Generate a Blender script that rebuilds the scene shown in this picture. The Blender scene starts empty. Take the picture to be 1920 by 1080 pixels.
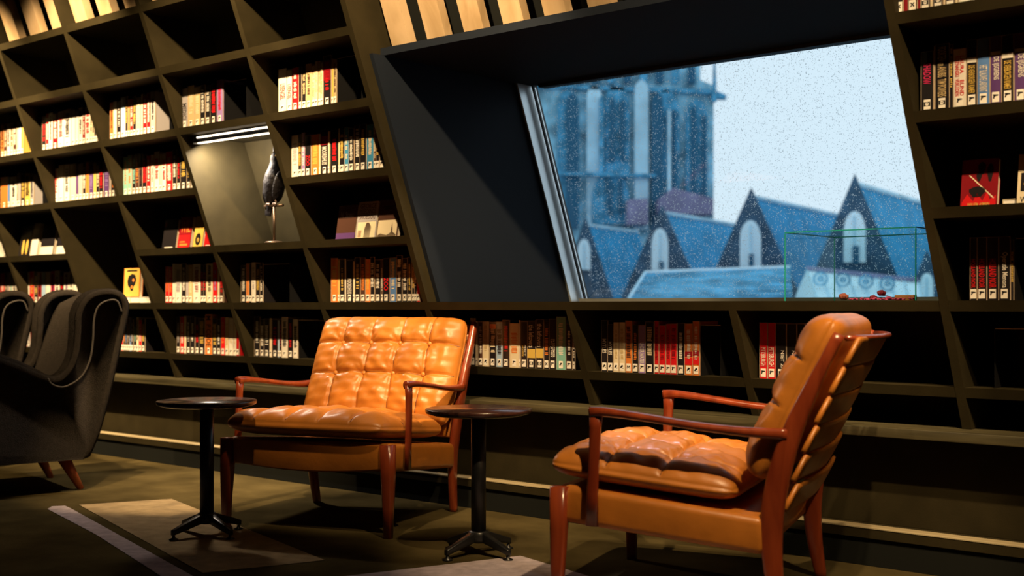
import bpy, bmesh, math, random
from mathutils import Vector, Matrix
random.seed(7)
R = math.radians
C = bpy.context.scene.collection
sc = bpy.context.scene

# ------------------------------------------------------------------ camera
FPX, H, Y0 = 2300.0, 0.93, 573.5            # focal length in px (1920 wide), eye height, horizon row
cam_d = bpy.data.cameras.new('camera'); cam = bpy.data.objects.new('camera', cam_d); C.objects.link(cam)
cam.location = (0, 0, H); cam.rotation_euler = (math.pi/2, 0, 0)
cam_d.sensor_width = 36; cam_d.lens = 36*FPX/1920; cam_d.shift_y = (Y0-540)/1920
cam_d.clip_end = 500; cam_d.clip_start = 0.05
cam_d.dof.use_dof = True; cam_d.dof.focus_distance = 4.9; cam_d.dof.aperture_fstop = 2.4
sc.camera = cam

# ------------------------------------------------------------------ world (overcast, cool)
w = bpy.data.worlds.new('world'); sc.world = w; w.use_nodes = True
bg = w.node_tree.nodes['Background']
bg.inputs[0].default_value = (0.66, 0.80, 0.89, 1); bg.inputs[1].default_value = 1.15
sc.view_settings.view_transform = 'Standard'; sc.view_settings.look = 'None'
sc.view_settings.exposure = 0.0; sc.view_settings.gamma = 1.0
sc.cycles.use_denoising = True
sc.cycles.max_bounces = 8; sc.cycles.transparent_max_bounces = 16
sc.cycles.sample_clamp_indirect = 4.0

# ------------------------------------------------------------------ wall frame
PHI, D0, LEAN, SLANT = 0.70665, 4.134, 0.3334, 0.056
Un = Vector((math.cos(PHI), -math.sin(PHI), 0)); Nn = Vector((math.sin(PHI), math.cos(PHI), 0))
WORG = Nn*D0
def W(u, v, z):                              # wall frame -> world: u along the wall, v into it, z above the floor
    return WORG + Un*u + Nn*v + Vector((0, 0, z))
def vf(z): return -LEAN*(z-H)                # leaning front plane of the bookcase
def uu(u, z): return u - SLANT*(z-H)
def px_u(x, v):                              # photo column -> u on a plane at depth v
    dx = (x-960)/FPX; Y = (D0+v)/(Nn.x*dx+Nn.y)
    return (Un.x*dx+Un.y)*Y
def px_uz(x, y, off=0.0):                    # photo point -> (u, z) on the leaning front plane pushed in by off
    dx = (x-960)/FPX; k = (Y0-y)/FPX
    Y = (D0+off)/(Nn.x*dx+Nn.y+LEAN*k)
    return (Un.x*dx+Un.y)*Y, H+k*Y
def fl(x, y, z=0.0):                         # photo point -> world point on a horizontal plane
    Y = (H-z)*FPX/(y-Y0)
    return Vector(((x-960)/FPX*Y, Y, z))

# ------------------------------------------------------------------ lights
WARM = (1.0, 0.70, 0.36)
def spot(name, loc, target, power, angle, blend=0.5, col=WARM, r=0.035):
    d = bpy.data.lights.new(name, 'SPOT'); d.energy = power; d.color = col
    d.spot_size = R(angle); d.spot_blend = blend; d.shadow_soft_size = r
    o = bpy.data.objects.new(name, d); C.objects.link(o); o.location = loc
    o.rotation_euler = (Vector(target)-Vector(loc)).to_track_quat('-Z', 'Y').to_euler()
    return o
CEIL = 3.35
for i, (ul, ut, pw) in enumerate([(-7.0, -8.0, 560), (-5.7, -7.2, 560), (-4.4, -5.9, 480), (-3.0, -4.5, 380), (-1.7, -3.1, 220), (-0.5, -1.9, 210), (0.3, -0.9, 210)]):
    spot('shelf_spot', W(ul, -1.62, 3.2), W(ut+.35, 0.08, 1.18), pw*1.3, 56, 0.65)
spot('chair_spot', (0.75, 3.95, 3.2), (-0.76, 5.58, 0.72), 330, 22, 0.35)
spot('floor_pool_fill', W(-4.2, -1.2, 3.2), (-1.7, 6.15, 0), 420, 26, 0.6)  # added fill that strengthens the gold light pool by the plinth
spot('chair_spot', W(-6.9, -2.9, 3.2), (-2.75, 6.45, 0.75), 330, 20, 0.5)
spot('chair_spot', (0.9, 2.1, 3.2), (0.75, 3.95, 0.7), 350, 34, 0.4)
spot('seat_cool_fill', (-0.1, 4.6, 3.2), (0.50, 4.08, 0.46), 260, 13, 0.6, (0.86, 0.80, 1.0))  # added cool fill, stands in for an unseen cool source on the seat
ap = bpy.data.lights.new('window_portal', 'AREA'); ap.shape = 'RECTANGLE'; ap.size = 2.5; ap.size_y = 1.35
ap.cycles.is_portal = True
apo = bpy.data.objects.new('window_portal', ap); C.objects.link(apo)
apo.location = W(-2.85, 1.22-LEAN*.6, H+.6)
apo.rotation_euler = (-(Nn - Vector((0, 0, -LEAN)))).to_track_quat('-Z', 'Y').to_euler()

# ------------------------------------------------------------------ materials
MATS = {}
def mat(name, col, rough=0.6, metal=0.0, spec=0.5, coat=0.0, bump=None, vary=None, coat_r=0.15, sheen=0.0):
    """bump=(scale, strength), vary=(scale, amount)"""
    if name in MATS: return MATS[name]
    m = bpy.data.materials.new(name); m.use_nodes = True; nt = m.node_tree
    b = nt.nodes['Principled BSDF']
    b.inputs['Base Color'].default_value = (*col, 1); b.inputs['Roughness'].default_value = rough
    b.inputs['Metallic'].default_value = metal; b.inputs['Specular IOR Level'].default_value = spec
    b.inputs['Coat Weight'].default_value = coat; b.inputs['Coat Roughness'].default_value = coat_r
    if sheen: b.inputs['Sheen Weight'].default_value = sheen
    tc = nt.nodes.new('ShaderNodeTexCoord')
    if vary:
        n = nt.nodes.new('ShaderNodeTexNoise'); n.inputs['Scale'].default_value = vary[0]; n.inputs['Detail'].default_value = 5
        nt.links.new(tc.outputs['Object'], n.inputs['Vector'])
        r = nt.nodes.new('ShaderNodeValToRGB'); a = vary[1]
        r.color_ramp.elements[0].position = .3; r.color_ramp.elements[1].position = .7
        r.color_ramp.elements[0].color = (*[c*(1-a) for c in col], 1); r.color_ramp.elements[1].color = (*[min(1, c*(1+a)) for c in col], 1)
        nt.links.new(n.outputs['Fac'], r.inputs['Fac']); nt.links.new(r.outputs['Color'], b.inputs['Base Color'])
    if bump:
        n2 = nt.nodes.new('ShaderNodeTexNoise'); n2.inputs['Scale'].default_value = bump[0]; n2.inputs['Detail'].default_value = 4
        nt.links.new(tc.outputs['Object'], n2.inputs['Vector'])
        bp = nt.nodes.new('ShaderNodeBump'); bp.inputs['Strength'].default_value = bump[1]; bp.inputs['Distance'].default_value = .01
        nt.links.new(n2.outputs['Fac'], bp.inputs['Height']); nt.links.new(bp.outputs['Normal'], b.inputs['Normal'])
    MATS[name] = m; return m
def grain(name, c1, c2, rough, scale=(2, 30, 30), coat=0.0, bumps=.15):
    m = mat(name, c1, rough, coat=coat); nt = m.node_tree; b = nt.nodes['Principled BSDF']
    tc = [n for n in nt.nodes if n.type == 'TEX_COORD'][0]
    mp = nt.nodes.new('ShaderNodeMapping'); mp.inputs['Scale'].default_value = scale
    n = nt.nodes.new('ShaderNodeTexNoise'); n.inputs['Scale'].default_value = 1.6; n.inputs['Detail'].default_value = 6; n.inputs['Distortion'].default_value = .6
    r = nt.nodes.new('ShaderNodeValToRGB'); r.color_ramp.elements[0].position = .35; r.color_ramp.elements[1].position = .68
    r.color_ramp.elements[0].color = (*c1, 1); r.color_ramp.elements[1].color = (*c2, 1)
    nt.links.new(tc.outputs['Object'], mp.inputs['Vector']); nt.links.new(mp.outputs['Vector'], n.inputs['Vector'])
    nt.links.new(n.outputs['Fac'], r.inputs['Fac']); nt.links.new(r.outputs['Color'], b.inputs['Base Color'])
    bp = nt.nodes.new('ShaderNodeBump'); bp.inputs['Strength'].default_value = bumps; bp.inputs['Distance'].default_value = .002
    nt.links.new(n.outputs['Fac'], bp.inputs['Height']); nt.links.new(bp.outputs['Normal'], b.inputs['Normal'])
    return m
def emit(name, col, s):
    m = bpy.data.materials.new(name); m.use_nodes = True; nt = m.node_tree
    for n in list(nt.nodes):
        if n.type == 'BSDF_PRINCIPLED': nt.nodes.remove(n)
    e = nt.nodes.new('ShaderNodeEmission'); e.inputs[0].default_value = (*col, 1); e.inputs[1].default_value = s
    nt.links.new(e.outputs[0], nt.nodes['Material Output'].inputs[0]); return m
def pane_mat(name, tint, fres=1.45):
    m = bpy.data.materials.new(name); m.use_nodes = True; nt = m.node_tree
    for n in list(nt.nodes):
        if n.type == 'BSDF_PRINCIPLED': nt.nodes.remove(n)
    t = nt.nodes.new('ShaderNodeBsdfTransparent'); t.inputs[0].default_value = (*tint, 1)
    g = nt.nodes.new('ShaderNodeBsdfGlossy'); g.inputs['Roughness'].default_value = .02
    f = nt.nodes.new('ShaderNodeFresnel'); f.inputs[0].default_value = fres
    mx = nt.nodes.new('ShaderNodeMixShader')
    (nt.links.new(f.outputs[0], mx.inputs[0]) if fres > 1.2 else None); mx.inputs[0].default_value = .03 if fres <= 1.2 else .5; nt.links.new(t.outputs[0], mx.inputs[1]); nt.links.new(g.outputs[0], mx.inputs[2])
    nt.links.new(mx.outputs[0], nt.nodes['Material Output'].inputs[0]); return m

M_CASE = mat('dark_olive_paint', (.0255, .0200, .0085), .7, spec=.12, bump=(220, .06), vary=(9, .16))
M_NAVY = mat('reveal_paint', (.011, .015, .024), .7, spec=.12, bump=(220, .05))
M_BENCH = grain('bench_wood', (.030, .025, .012), (.095, .080, .040), .5, (1.2, 26, 26))
M_LEDGE = grain('ledge_wood', (.34, .27, .16), (.50, .42, .27), .5, (1.2, 20, 20))
M_FIN = grain('oak_slat', (.40, .27, .14), (.60, .43, .26), .6, (5, 5, 1.5))
M_DARK = mat('dark_wall_paint', (.010, .011, .010), .85, spec=.1)
M_CARPET = mat('carpet', (.078, .060, .026), .95, spec=0, bump=(420, .5), vary=(3.5, .35))
M_TAN = mat('tan_carpet', (.36, .27, .16), .95, spec=0, bump=(420, .5), vary=(14, .2))
M_WHITE_C = mat('pale_carpet', (.50, .42, .46), .95, spec=0, bump=(420, .5), vary=(20, .2))
M_GREEN_C = mat('green_carpet', (.10, .22, .06), .95, spec=0, bump=(420, .5))
M_LEATHER = mat('cognac_leather', (.52, .178, .024), .42, coat=.14, bump=(17, .22), vary=(5, .25), coat_r=.28)
def leather_detail():
    nt = M_LEATHER.node_tree; tc = [n for n in nt.nodes if n.type == 'TEX_COORD'][0]
    b = nt.nodes['Principled BSDF']; old = [n for n in nt.nodes if n.type == 'BUMP'][0]
    v = nt.nodes.new('ShaderNodeTexVoronoi'); v.feature = 'DISTANCE_TO_EDGE'; v.inputs['Scale'].default_value = 240
    nt.links.new(tc.outputs['Object'], v.inputs['Vector'])
    b2 = nt.nodes.new('ShaderNodeBump'); b2.inputs['Strength'].default_value = .12; b2.inputs['Distance'].default_value = .002
    nt.links.new(v.outputs['Distance'], b2.inputs['Height']); nt.links.new(old.outputs['Normal'], b2.inputs['Normal'])
    nt.links.new(b2.outputs['Normal'], b.inputs['Normal'])
leather_detail()
M_BUTTON = mat('leather_button', (.62, .24, .05), .3, coat=.4)
M_SEAM = mat('leather_seam', (.10, .028, .006), .6)
M_TEAK = grain('red_teak', (.20, .030, .010), (.34, .060, .018), .28, (14, 14, 2), coat=.5, bumps=.06)
M_TABLE = grain('dark_table_top', (.030, .012, .010), (.085, .032, .024), .26, (40, 3, 3), coat=.3, bumps=.05)
M_BLACK = mat('black_metal', (.010, .010, .011), .35, spec=.5)
M_FELT = mat('charcoal_wool', (.033, .027, .022), .95, spec=.05, bump=(300, .9), vary=(60, .15))
M_PIPE = mat('charcoal_piping', (.050, .041, .034), .8)
M_WLEG = grain('orange_wood_leg', (.36, .075, .022), (.50, .12, .04), .35, (20, 20, 3), coat=.3)
M_PAPER = mat('paper', (.70, .60, .46), .85)
M_LABEL = mat('white_label', (.86, .82, .76), .5)
M_INK = mat('black_ink', (.012, .011, .012), .5)
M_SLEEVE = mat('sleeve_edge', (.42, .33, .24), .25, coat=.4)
M_FRAME = mat('aluminium_frame', (.88, .93, .95), .38, metal=.85)
M_GASKET = mat('black_gasket', (.008, .008, .01), .5)
M_PANE = pane_mat('window_glass', (.97, .99, 1.0), 1.4)
M_VGLASS = pane_mat('vitrine_glass', (.93, .98, .98), 1.12)
M_VEDGE = mat('glass_edge', (.02, .33, .28), .1, coat=.5)
M_CROW = mat('crow_feathers', (.006, .005, .007), .55, spec=.25, bump=(60, .5))
M_BRONZE = mat('dark_bronze', (.12, .08, .055), .35, metal=.8)

# ------------------------------------------------------------------ mesh helpers
def mesh(name, verts, faces, m=None, smooth=False):
    me = bpy.data.meshes.new(name); me.from_pydata([tuple(v) for v in verts], [], faces)
    if m: me.materials.append(m)
    if smooth: me.polygons.foreach_set('use_smooth', [True]*len(me.polygons))
    me.update(); return me
def link(name, me, parent=None, loc=None, rot=None):
    o = bpy.data.objects.new(name, me); C.objects.link(o)
    if parent: o.parent = parent
    if loc is not None: o.location = loc
    if rot is not None: o.rotation_euler = rot
    return o
def fixn(me):
    bm = bmesh.new(); bm.from_mesh(me); bmesh.ops.recalc_face_normals(bm, faces=bm.faces); bm.to_mesh(me); bm.free(); return me
BOXF = [(0, 3, 2, 1), (4, 5, 6, 7), (0, 1, 5, 4), (1, 2, 6, 5), (2, 3, 7, 6), (3, 0, 4, 7)]
class MB:
    def __init__(s): s.v = []; s.f = []
    def add(s, vs, fs):
        o = len(s.v); s.v += [tuple(x) for x in vs]; s.f += [tuple(i+o for i in f) for f in fs]; return s
    def box(s, x0, x1, y0, y1, z0, z1):
        return s.add([(x0, y0, z0), (x1, y0, z0), (x1, y1, z0), (x0, y1, z0), (x0, y0, z1), (x1, y0, z1), (x1, y1, z1), (x0, y1, z1)], BOXF)
    def hexa(s, pts): return s.add(pts, BOXF)
    def prism(s, poly, d0, d1, f):           # poly of 2D pts, f(a,b,d)->3D
        n = len(poly); vs = [f(a, b, d0) for a, b in poly]+[f(a, b, d1) for a, b in poly]
        fs = [tuple(range(n))[::-1], tuple(range(n, 2*n))]+[(i, (i+1) % n, n+(i+1) % n, n+i) for i in range(n)]
        return s.add(vs, fs)
    def lathe(s, prof, n=24, c=(0, 0, 0)):
        vs = []; fs = []
        for r, z in prof:
            for k in range(n):
                a = 2*math.pi*k/n; vs.append((c[0]+r*math.cos(a), c[1]+r*math.sin(a), c[2]+z))
        for i in range(len(prof)-1):
            for k in range(n):
                fs.append((i*n+k, i*n+(k+1) % n, (i+1)*n+(k+1) % n, (i+1)*n+k))
        fs.append(tuple(range(n))[::-1]); fs.append(tuple((len(prof)-1)*n+k for k in range(n)))
        return s.add(vs, fs)
    def sweep(s, pts, sizes, side=(1, 0, 0), n=12, e=2.6):   # rounded tube; side = direction of the first half-size
        pts = [Vector(p) for p in pts]; side = Vector(side); vs = []; fs = []
        for i, p in enumerate(pts):
            t = (pts[min(i+1, len(pts)-1)]-pts[max(i-1, 0)]).normalized()
            a = (side - t*side.dot(t)).normalized(); b = t.cross(a)
            ha, hb = sizes[i] if isinstance(sizes, list) else sizes
            for k in range(n):
                th = 2*math.pi*k/n; c, q = math.cos(th), math.sin(th)
                vs.append(p+a*ha*math.copysign(abs(c)**(2/e), c)+b*hb*math.copysign(abs(q)**(2/e), q))
        for i in range(len(pts)-1):
            for k in range(n): fs.append((i*n+k, i*n+(k+1) % n, (i+1)*n+(k+1) % n, (i+1)*n+k))
        fs.append(tuple(range(n))[::-1]); fs.append(tuple((len(pts)-1)*n+k for k in range(n)))
        return s.add(vs, fs)
    def ball(s, c, r, nu=12, nv=8, rot=None):
        if not hasattr(r, '__len__'): r = (r, r, r)
        vs = []; fs = []
        for i in range(1, nv):
            for k in range(nu):
                a = math.pi*i/nv; b = 2*math.pi*k/nu
                p = Vector((r[0]*math.sin(a)*math.cos(b), r[1]*math.sin(a)*math.sin(b), r[2]*math.cos(a)))
                if rot: p = rot @ p
                vs.append(Vector(c)+p)
        top = Vector((0, 0, r[2])); top = rot @ top if rot else top
        vs += [Vector(c)+top, Vector(c)-top]; T = len(vs)-2
        for i in range(nv-2):
            for k in range(nu): fs.append((i*nu+k, (i+1)*nu+k, (i+1)*nu+(k+1) % nu, i*nu+(k+1) % nu))
        for k in range(nu):
            fs.append((T, k, (k+1) % nu)); fs.append((T+1, (nv-2)*nu+(k+1) % nu, (nv-2)*nu+k))
        return s.add(vs, fs)
    def build(s, name, m, parent=None, smooth=False, bevel=0, seg=2, loc=None, rot=None, fix=True, angle=40):
        me = mesh(name, s.v, s.f, m, smooth)
        if fix: fixn(me)
        o = link(name, me, parent, loc, rot)
        if bevel:
            b = o.modifiers.new('soft', 'BEVEL'); b.width = bevel; b.segments = seg; b.limit_method = 'ANGLE'; b.angle_limit = R(angle)
            b.harden_normals = False
            me.polygons.foreach_set('use_smooth', [True]*len(me.polygons))
        return o
def smooth_path(ctrl, n=8):
    ctrl = [Vector(c) for c in ctrl]; out = []
    for i in range(len(ctrl)-1):
        p0 = ctrl[max(i-1, 0)]; p1 = ctrl[i]; p2 = ctrl[i+1]; p3 = ctrl[min(i+2, len(ctrl)-1)]
        for k in range(n):
            t = k/n; out.append(.5*((2*p1)+(-p0+p2)*t+(2*p0-5*p1+4*p2-p3)*t*t+(-p0+3*p1-3*p2+p3)*t**3))
    out.append(ctrl[-1]); return out
def tag(o, label=None, cat=None, group=None, kind=None):
    if label: o['label'] = label
    if cat: o['category'] = cat
    if group: o['group'] = group
    if kind: o['kind'] = kind
    return o
def empty(name, loc=(0, 0, 0), rz=0):
    o = bpy.data.objects.new(name, None); C.objects.link(o); o.location = loc; o.rotation_euler = (0, 0, rz); o.empty_display_size = .05; return o
def wall_empty(name): return empty(name, WORG, -PHI)     # children use (u, v, z)
def copy_tree(o, parent=None):
    c = o.copy(); C.objects.link(c); c.parent = parent
    for ch in o.children: copy_tree(ch, c)
    return c
def struct(o): o['kind'] = 'structure'; return o

# ------------------------------------------------------------------ room shell
UL, UR = -10.6, 3.2; VB = -7.5
floor = MB(); floor.box(UL, UR, VB, 2.0, -.12, 0)
floor = struct(floor.build('floor', M_CARPET, None)); floor.location = WORG; floor.rotation_euler = (0, 0, -PHI)
for nm, b in (('ceiling', (UL, UR, VB, 2.2, CEIL, CEIL+.1)), ('wall_left', (UL-.1, UL, VB, 2.2, 0, CEIL)), ('wall_right', (UR, UR+.1, VB, 2.2, 0, CEIL)), ('wall_front', (UL, UR, VB-.1, VB, 0, CEIL))):
    o = struct(MB().box(*b).build(nm, M_DARK)); o.location = WORG; o.rotation_euler = (0, 0, -PHI)

# dividers / shelves of the bookcase
DU = {-2: -9.35, -1: -8.59, 0: -7.832, 1: -7.076, 2: -6.315, 3: -5.562, 4: -4.805, 5: -4.060, 6: -3.216, 7: -2.420, 8: -1.593, 9: -.79, 10: .02}
ZR = {'A': 1.555, 'B': 1.24, 'C': .93, 'D': .621, 'E': .310, 'F': 0.0, 'G': -.30}
TH = .018                                    # half thickness
DEP = .42
case = wall_empty('bookcase'); tag(case, 'dark olive built-in bookcase of slanted open compartments around the window', 'bookcase')
BENCH_Z = .50
def divider(u, z0, z1, dep=DEP, name='divider', t=.016):
    pts = []
    for z in (z0, z1):
        x = uu(u, z); a = vf(z)-.001
        pts += [(x-t, a, z), (x+t, a, z), (x+t, a+dep, z), (x-t, a+dep, z)]
    return MB().hexa(pts).build(name, M_CASE, case)
WIN_D = 1.16
ZTOP = CEIL-.002
for i, u in DU.items():
    if i in (6, 7): divider(u, BENCH_Z+.002, H-TH)
    else: divider(u, BENCH_Z+.002, ZTOP, WIN_D+.1 if i in (5, 8) else DEP)
def shelf(i0, i1, r, front=0.0, dep=DEP):
    z = H+ZR[r]; a = vf(z)
    x0, x1 = uu(DU[i0], z)+.0161, uu(DU[i1], z)-.0161
    return MB().hexa([(x0, a+LEAN*TH+front, z-TH), (x1, a+LEAN*TH+front, z-TH), (x1, a+dep, z-TH), (x0, a+dep, z-TH),
                      (x0, a-LEAN*TH+front, z+TH), (x1, a-LEAN*TH+front, z+TH), (x1, a+dep, z+TH), (x0, a+dep, z+TH)]).build('shelf', M_CASE, case)
seq = [-2, -1, 0, 1, 2, 3, 4, 5]
for a, b in zip(seq, seq[1:]):
    for r in 'ABCDEFG':
        if (a, r) in ((1, 'E'), (3, 'D')): continue
        shelf(a, b, r)
for a, b in ((8, 9), (9, 10)):
    for r in 'ABCDEFG': shelf(a, b, r)
shelf(5, 6, 'G'); shelf(6, 7, 'G'); shelf(7, 8, 'G')
shelf(5, 8, 'F', 0, WIN_D+.06)
def back_panel(u0, u1, z0, z1, dep=DEP):
    pts = []
    for z in (z0, z1): pts += [(uu(u0, z), vf(z)+dep, z), (uu(u1, z), vf(z)+dep, z), (uu(u1, z), vf(z)+dep+.02, z), (uu(u0, z), vf(z)+dep+.02, z)]
    return MB().hexa(pts).build('back_panel', M_CASE, case)
back_panel(-9.35, -4.05, BENCH_Z, ZTOP); back_panel(-4.05, -1.6, BENCH_Z, H-TH); back_panel(-1.6, .02, BENCH_Z, ZTOP)

# window bay: reveal lining, soffit, upper wall with wood slats
bay = wall_empty('wall_back'); struct(bay)
ZS = H+1.145
def lean_box(u0, u1, v0, v1, z0, z1, m, name, parent):       # box that follows the lean of the wall
    pts = []
    for z in (z0, z1): pts += [(uu(u0, z), vf(z)+v0, z), (uu(u1, z), vf(z)+v0, z), (uu(u1, z), vf(z)+v1, z), (uu(u0, z), vf(z)+v1, z)]
    return MB().hexa(pts).build(name, m, parent)
lean_box(-4.043, -4.020, .06, WIN_D+.05, H+TH+.001, ZS-.001, M_NAVY, 'lining_panel', bay)
hd = MB(); a = vf(ZS)+.13
hd.box(uu(-4.042, ZS), uu(-1.612, ZS), a, vf(ZS)+WIN_D+.03, ZS, ZS+.034); hd.build('soffit', M_NAVY, bay)
lean_box(-4.04, -1.61, .30, .33, ZS+.035, ZTOP, M_DARK, 'upper_panel', bay)
lean_box(-4.04, -1.61, WIN_D+.06, WIN_D+.2, H-1.5, H-.02, M_DARK, 'lower_panel', bay)
k = 0
u = -3.985
while u < -1.75:                              # slats above the window bay
    lean_box(u, u+.112, .165, .215, ZS+.036, ZTOP, M_FIN, 'slat', bay); u += .2235
u = -8.98
while u < -4.4:                               # slats above the top shelf
    lean_box(u, u+.122, .03, .08, H+1.555+TH+.001, ZTOP, M_FIN, 'slat', bay); u += .2505
for a_, b_ in ((UL, -9.40), (.08, UR)):
    MB().box(a_, b_, .0, .1, BENCH_Z+.001, CEIL-.001).build('end_panel', M_DARK, bay)
MB().box(UL, UR, .63, .7, 0, BENCH_Z+.05).build('lower_panel', M_DARK, bay)
MB().lathe([(.035, 0), (.035, .006), (.022, .006), (.022, .001)], 20).build('downlight_ring', mat('steel', (.5, .5, .5), .3, 1), bay, True, loc=(uu(-1.80, ZS), vf(ZS)+.55, ZS-.0065))

# window
win = wall_empty('window_1'); struct(win)
wz0, wz1 = H+TH+.001, ZS-.002
def wp(u, z, v): return (uu(u, z), vf(z)+v, z)
def wbar(name, m, ua, za, ub, zb, hw, v0, v1):
    a = Vector((ua, za)); b = Vector((ub, zb)); t = (b-a).normalized(); n = Vector((-t.y, t.x))*hw
    q = [a-n, b-n, b+n, a+n]
    return MB().hexa([wp(p.x, p.y, v0) for p in q]+[wp(p.x, p.y, v1) for p in q]).build(name, m, win)
wbar('frame', M_FRAME, -4.010, wz0, -4.010, wz1, .006, WIN_D-.105, WIN_D+.04)
wbar('frame', M_GASKET, -3.982, wz0, -3.982, wz1, .0055, WIN_D-.016, WIN_D+.02)
wbar('frame', M_FRAME, -1.64, wz0, -1.64, wz1, .028, WIN_D-.09, WIN_D+.04)
wbar('frame', M_FRAME, -3.963, wz0+.010, -1.67, wz0+.010, .010, WIN_D-.09, WIN_D+.04)
wbar('frame', M_GASKET, -3.94, wz1-.008, -1.67, wz1-.008, .008, WIN_D-.02, WIN_D+.04)
MB().hexa([wp(-3.976, wz0+.02, WIN_D-.003), wp(-1.66, wz0+.02, WIN_D-.003), wp(-1.66, wz0+.02, WIN_D+.003), wp(-3.976, wz0+.02, WIN_D+.003),
           wp(-3.976, wz1-.01, WIN_D-.003), wp(-1.66, wz1-.01, WIN_D-.003), wp(-1.66, wz1-.01, WIN_D+.003), wp(-3.976, wz1-.01, WIN_D+.003)]).build('pane', M_PANE, win)
# raindrops clinging to the outside of the pane
md = bpy.data.materials.new('water_drop'); md.use_nodes = True
bd = md.node_tree.nodes['Principled BSDF']; tl = md.node_tree.nodes.new('ShaderNodeBsdfTranslucent'); tl.inputs[0].default_value = (1, 1, 1, 1); mxd = md.node_tree.nodes.new('ShaderNodeMixShader'); mxd.inputs[0].default_value = .70
md.node_tree.links.new(bd.outputs[0], mxd.inputs[1]); md.node_tree.links.new(tl.outputs[0], mxd.inputs[2]); md.node_tree.links.new(mxd.outputs[0], md.node_tree.nodes['Material Output'].inputs[0])


tr_ = md.node_tree.nodes.new('ShaderNodeBsdfTransparent'); md.node_tree.links.new(tr_.outputs[0], mxd.inputs[1]); md.node_tree.nodes.remove(bd)
dr = MB(); rnd = random.Random(3)
for i in range(24000):
    z = wz0+.03+(wz1-wz0-.05)*rnd.random(); u = -3.93+2.25*rnd.random()
    r = rnd.choice((.0011, .0014, .0018, .0022)) if rnd.random() < .94 else rnd.uniform(.0023, .0032)
    cx, cy, cz = wp(u, z, WIN_D+.0035)
    ring = [(cx+r*math.cos(q), cy-LEAN*r*math.sin(q), cz+r*math.sin(q)) for q in (0, 1.05, 2.09, 3.14, 4.19, 5.24)]
    ring2 = [(cx+.6*r*math.cos(q), cy+.75*r-LEAN*.6*r*math.sin(q), cz+.6*r*math.sin(q)) for q in (0, 1.05, 2.09, 3.14, 4.19, 5.24)]
    dr.add(ring+ring2+[(cx, cy+r, cz)], [(j, (j+1) % 6, 6+(j+1) % 6, 6+j) for j in range(6)]+[(6+j, 6+(j+1) % 6, 12) for j in range(6)])
o = dr.build('raindrops', md, win, True, fix=False); tag(o, kind='stuff')

# ------------------------------------------------------------------ bench and ledge under the bookcase
bench = wall_empty('bench'); tag(bench, 'long dark wooden bench ledge running below the bookcase', 'bench')
BV = .01
MB().box(UL+.01, UR-.01, BV, .62, BENCH_Z-.034, BENCH_Z).build('seat_board', M_BENCH, bench, bevel=.002)
MB().box(UL+.01, UR-.01, .14, .18, .136, BENCH_Z-.035).build('riser_panel', M_CASE, bench)
MB().box(UL+.01, UR-.01, BV+.01, .139, .101, .135).build('ledge_board', M_CASE, bench)
MB().box(UL+.01, UR-.01, BV+.008, .085, .1352, .139).build('ledge_top', M_LEDGE, bench)
MB().box(UL+.01, UR-.01, .03, .06, .001, .1).build('toe_kick', M_DARK, bench)

# ------------------------------------------------------------------ carpet inlays
def inlay(name, pts, m, label, z=.004):
    P = [fl(x, y) for x, y in pts]; n = len(P); z = .002
    vs = [(p.x, p.y, .0005) for p in P]+[(p.x, p.y, z) for p in P]
    me = fixn(mesh(name, vs, [tuple(range(n))[::-1], tuple(range(n, 2*n))]+[(i, (i+1) % n, n+(i+1) % n, n+i) for i in range(n)], m))
    return tag(link(name, me), label, 'carpet')
inlay('carpet_inlay', [(148, 947), (322, 936), (609, 1051), (380, 1075)], M_TAN, 'tan four-sided carpet inlay under the side table left of the front-facing chair')
inlay('carpet_inlay', [(89, 955), (97, 950), (122, 949), (135, 955), (362, 1081), (560, 1200), (420, 1200), (299, 1079), (180, 1003)], M_WHITE_C, 'narrow pale carpet strip with a rounded end, left of the tan inlay')
inlay('carpet_inlay', [(640, 1082), (976, 1043), (1094, 1078), (1500, 1200), (900, 1260), (500, 1180)], M_WHITE_C, 'pale carpet inlay in front of the right side table')
inlay('carpet_inlay', [(-80, 850), (-80, 868), (78, 862), (60, 856)], M_GREEN_C, 'green carpet patch behind the grey wing chair')

# ------------------------------------------------------------------ books
COL = {'w': (.74, .70, .64), 'c': (.72, .62, .44), 'k': (.014, .012, .014), 'd': (.075, .035, .025), 'r': (.60, .012, .016), 'R': (.22, .008, .014),
       'o': (.66, .20, .04), 'y': (.62, .42, .09), 'b': (.10, .22, .52), 'l': (.34, .50, .72), 'p': (.10, .045, .17), 'v': (.30, .20, .48),
       'g': (.20, .45, .40), 's': (.36, .34, .36), 't': (.56, .42, .22), 'a': (.05, .26, .50), 'm': (.55, .03, .12)}
CNAME = {'w': 'white', 'c': 'cream', 'k': 'black', 'd': 'dark brown', 'r': 'red', 'R': 'dark red', 'o': 'orange', 'y': 'yellow', 'b': 'blue',
         'l': 'pale blue', 'p': 'dark purple', 'v': 'violet', 'g': 'teal green', 's': 'grey', 't': 'tan', 'a': 'sky blue', 'm': 'crimson'}
BM = {k: mat('cover_'+CNAME[k].replace(' ', '_'), v, .32, coat=.35, coat_r=.12) for k, v in COL.items()}
ORD = 'first second third fourth fifth sixth seventh eighth ninth tenth eleventh twelfth thirteenth fourteenth fifteenth sixteenth seventeenth eighteenth nineteenth twentieth'.split()

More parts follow.
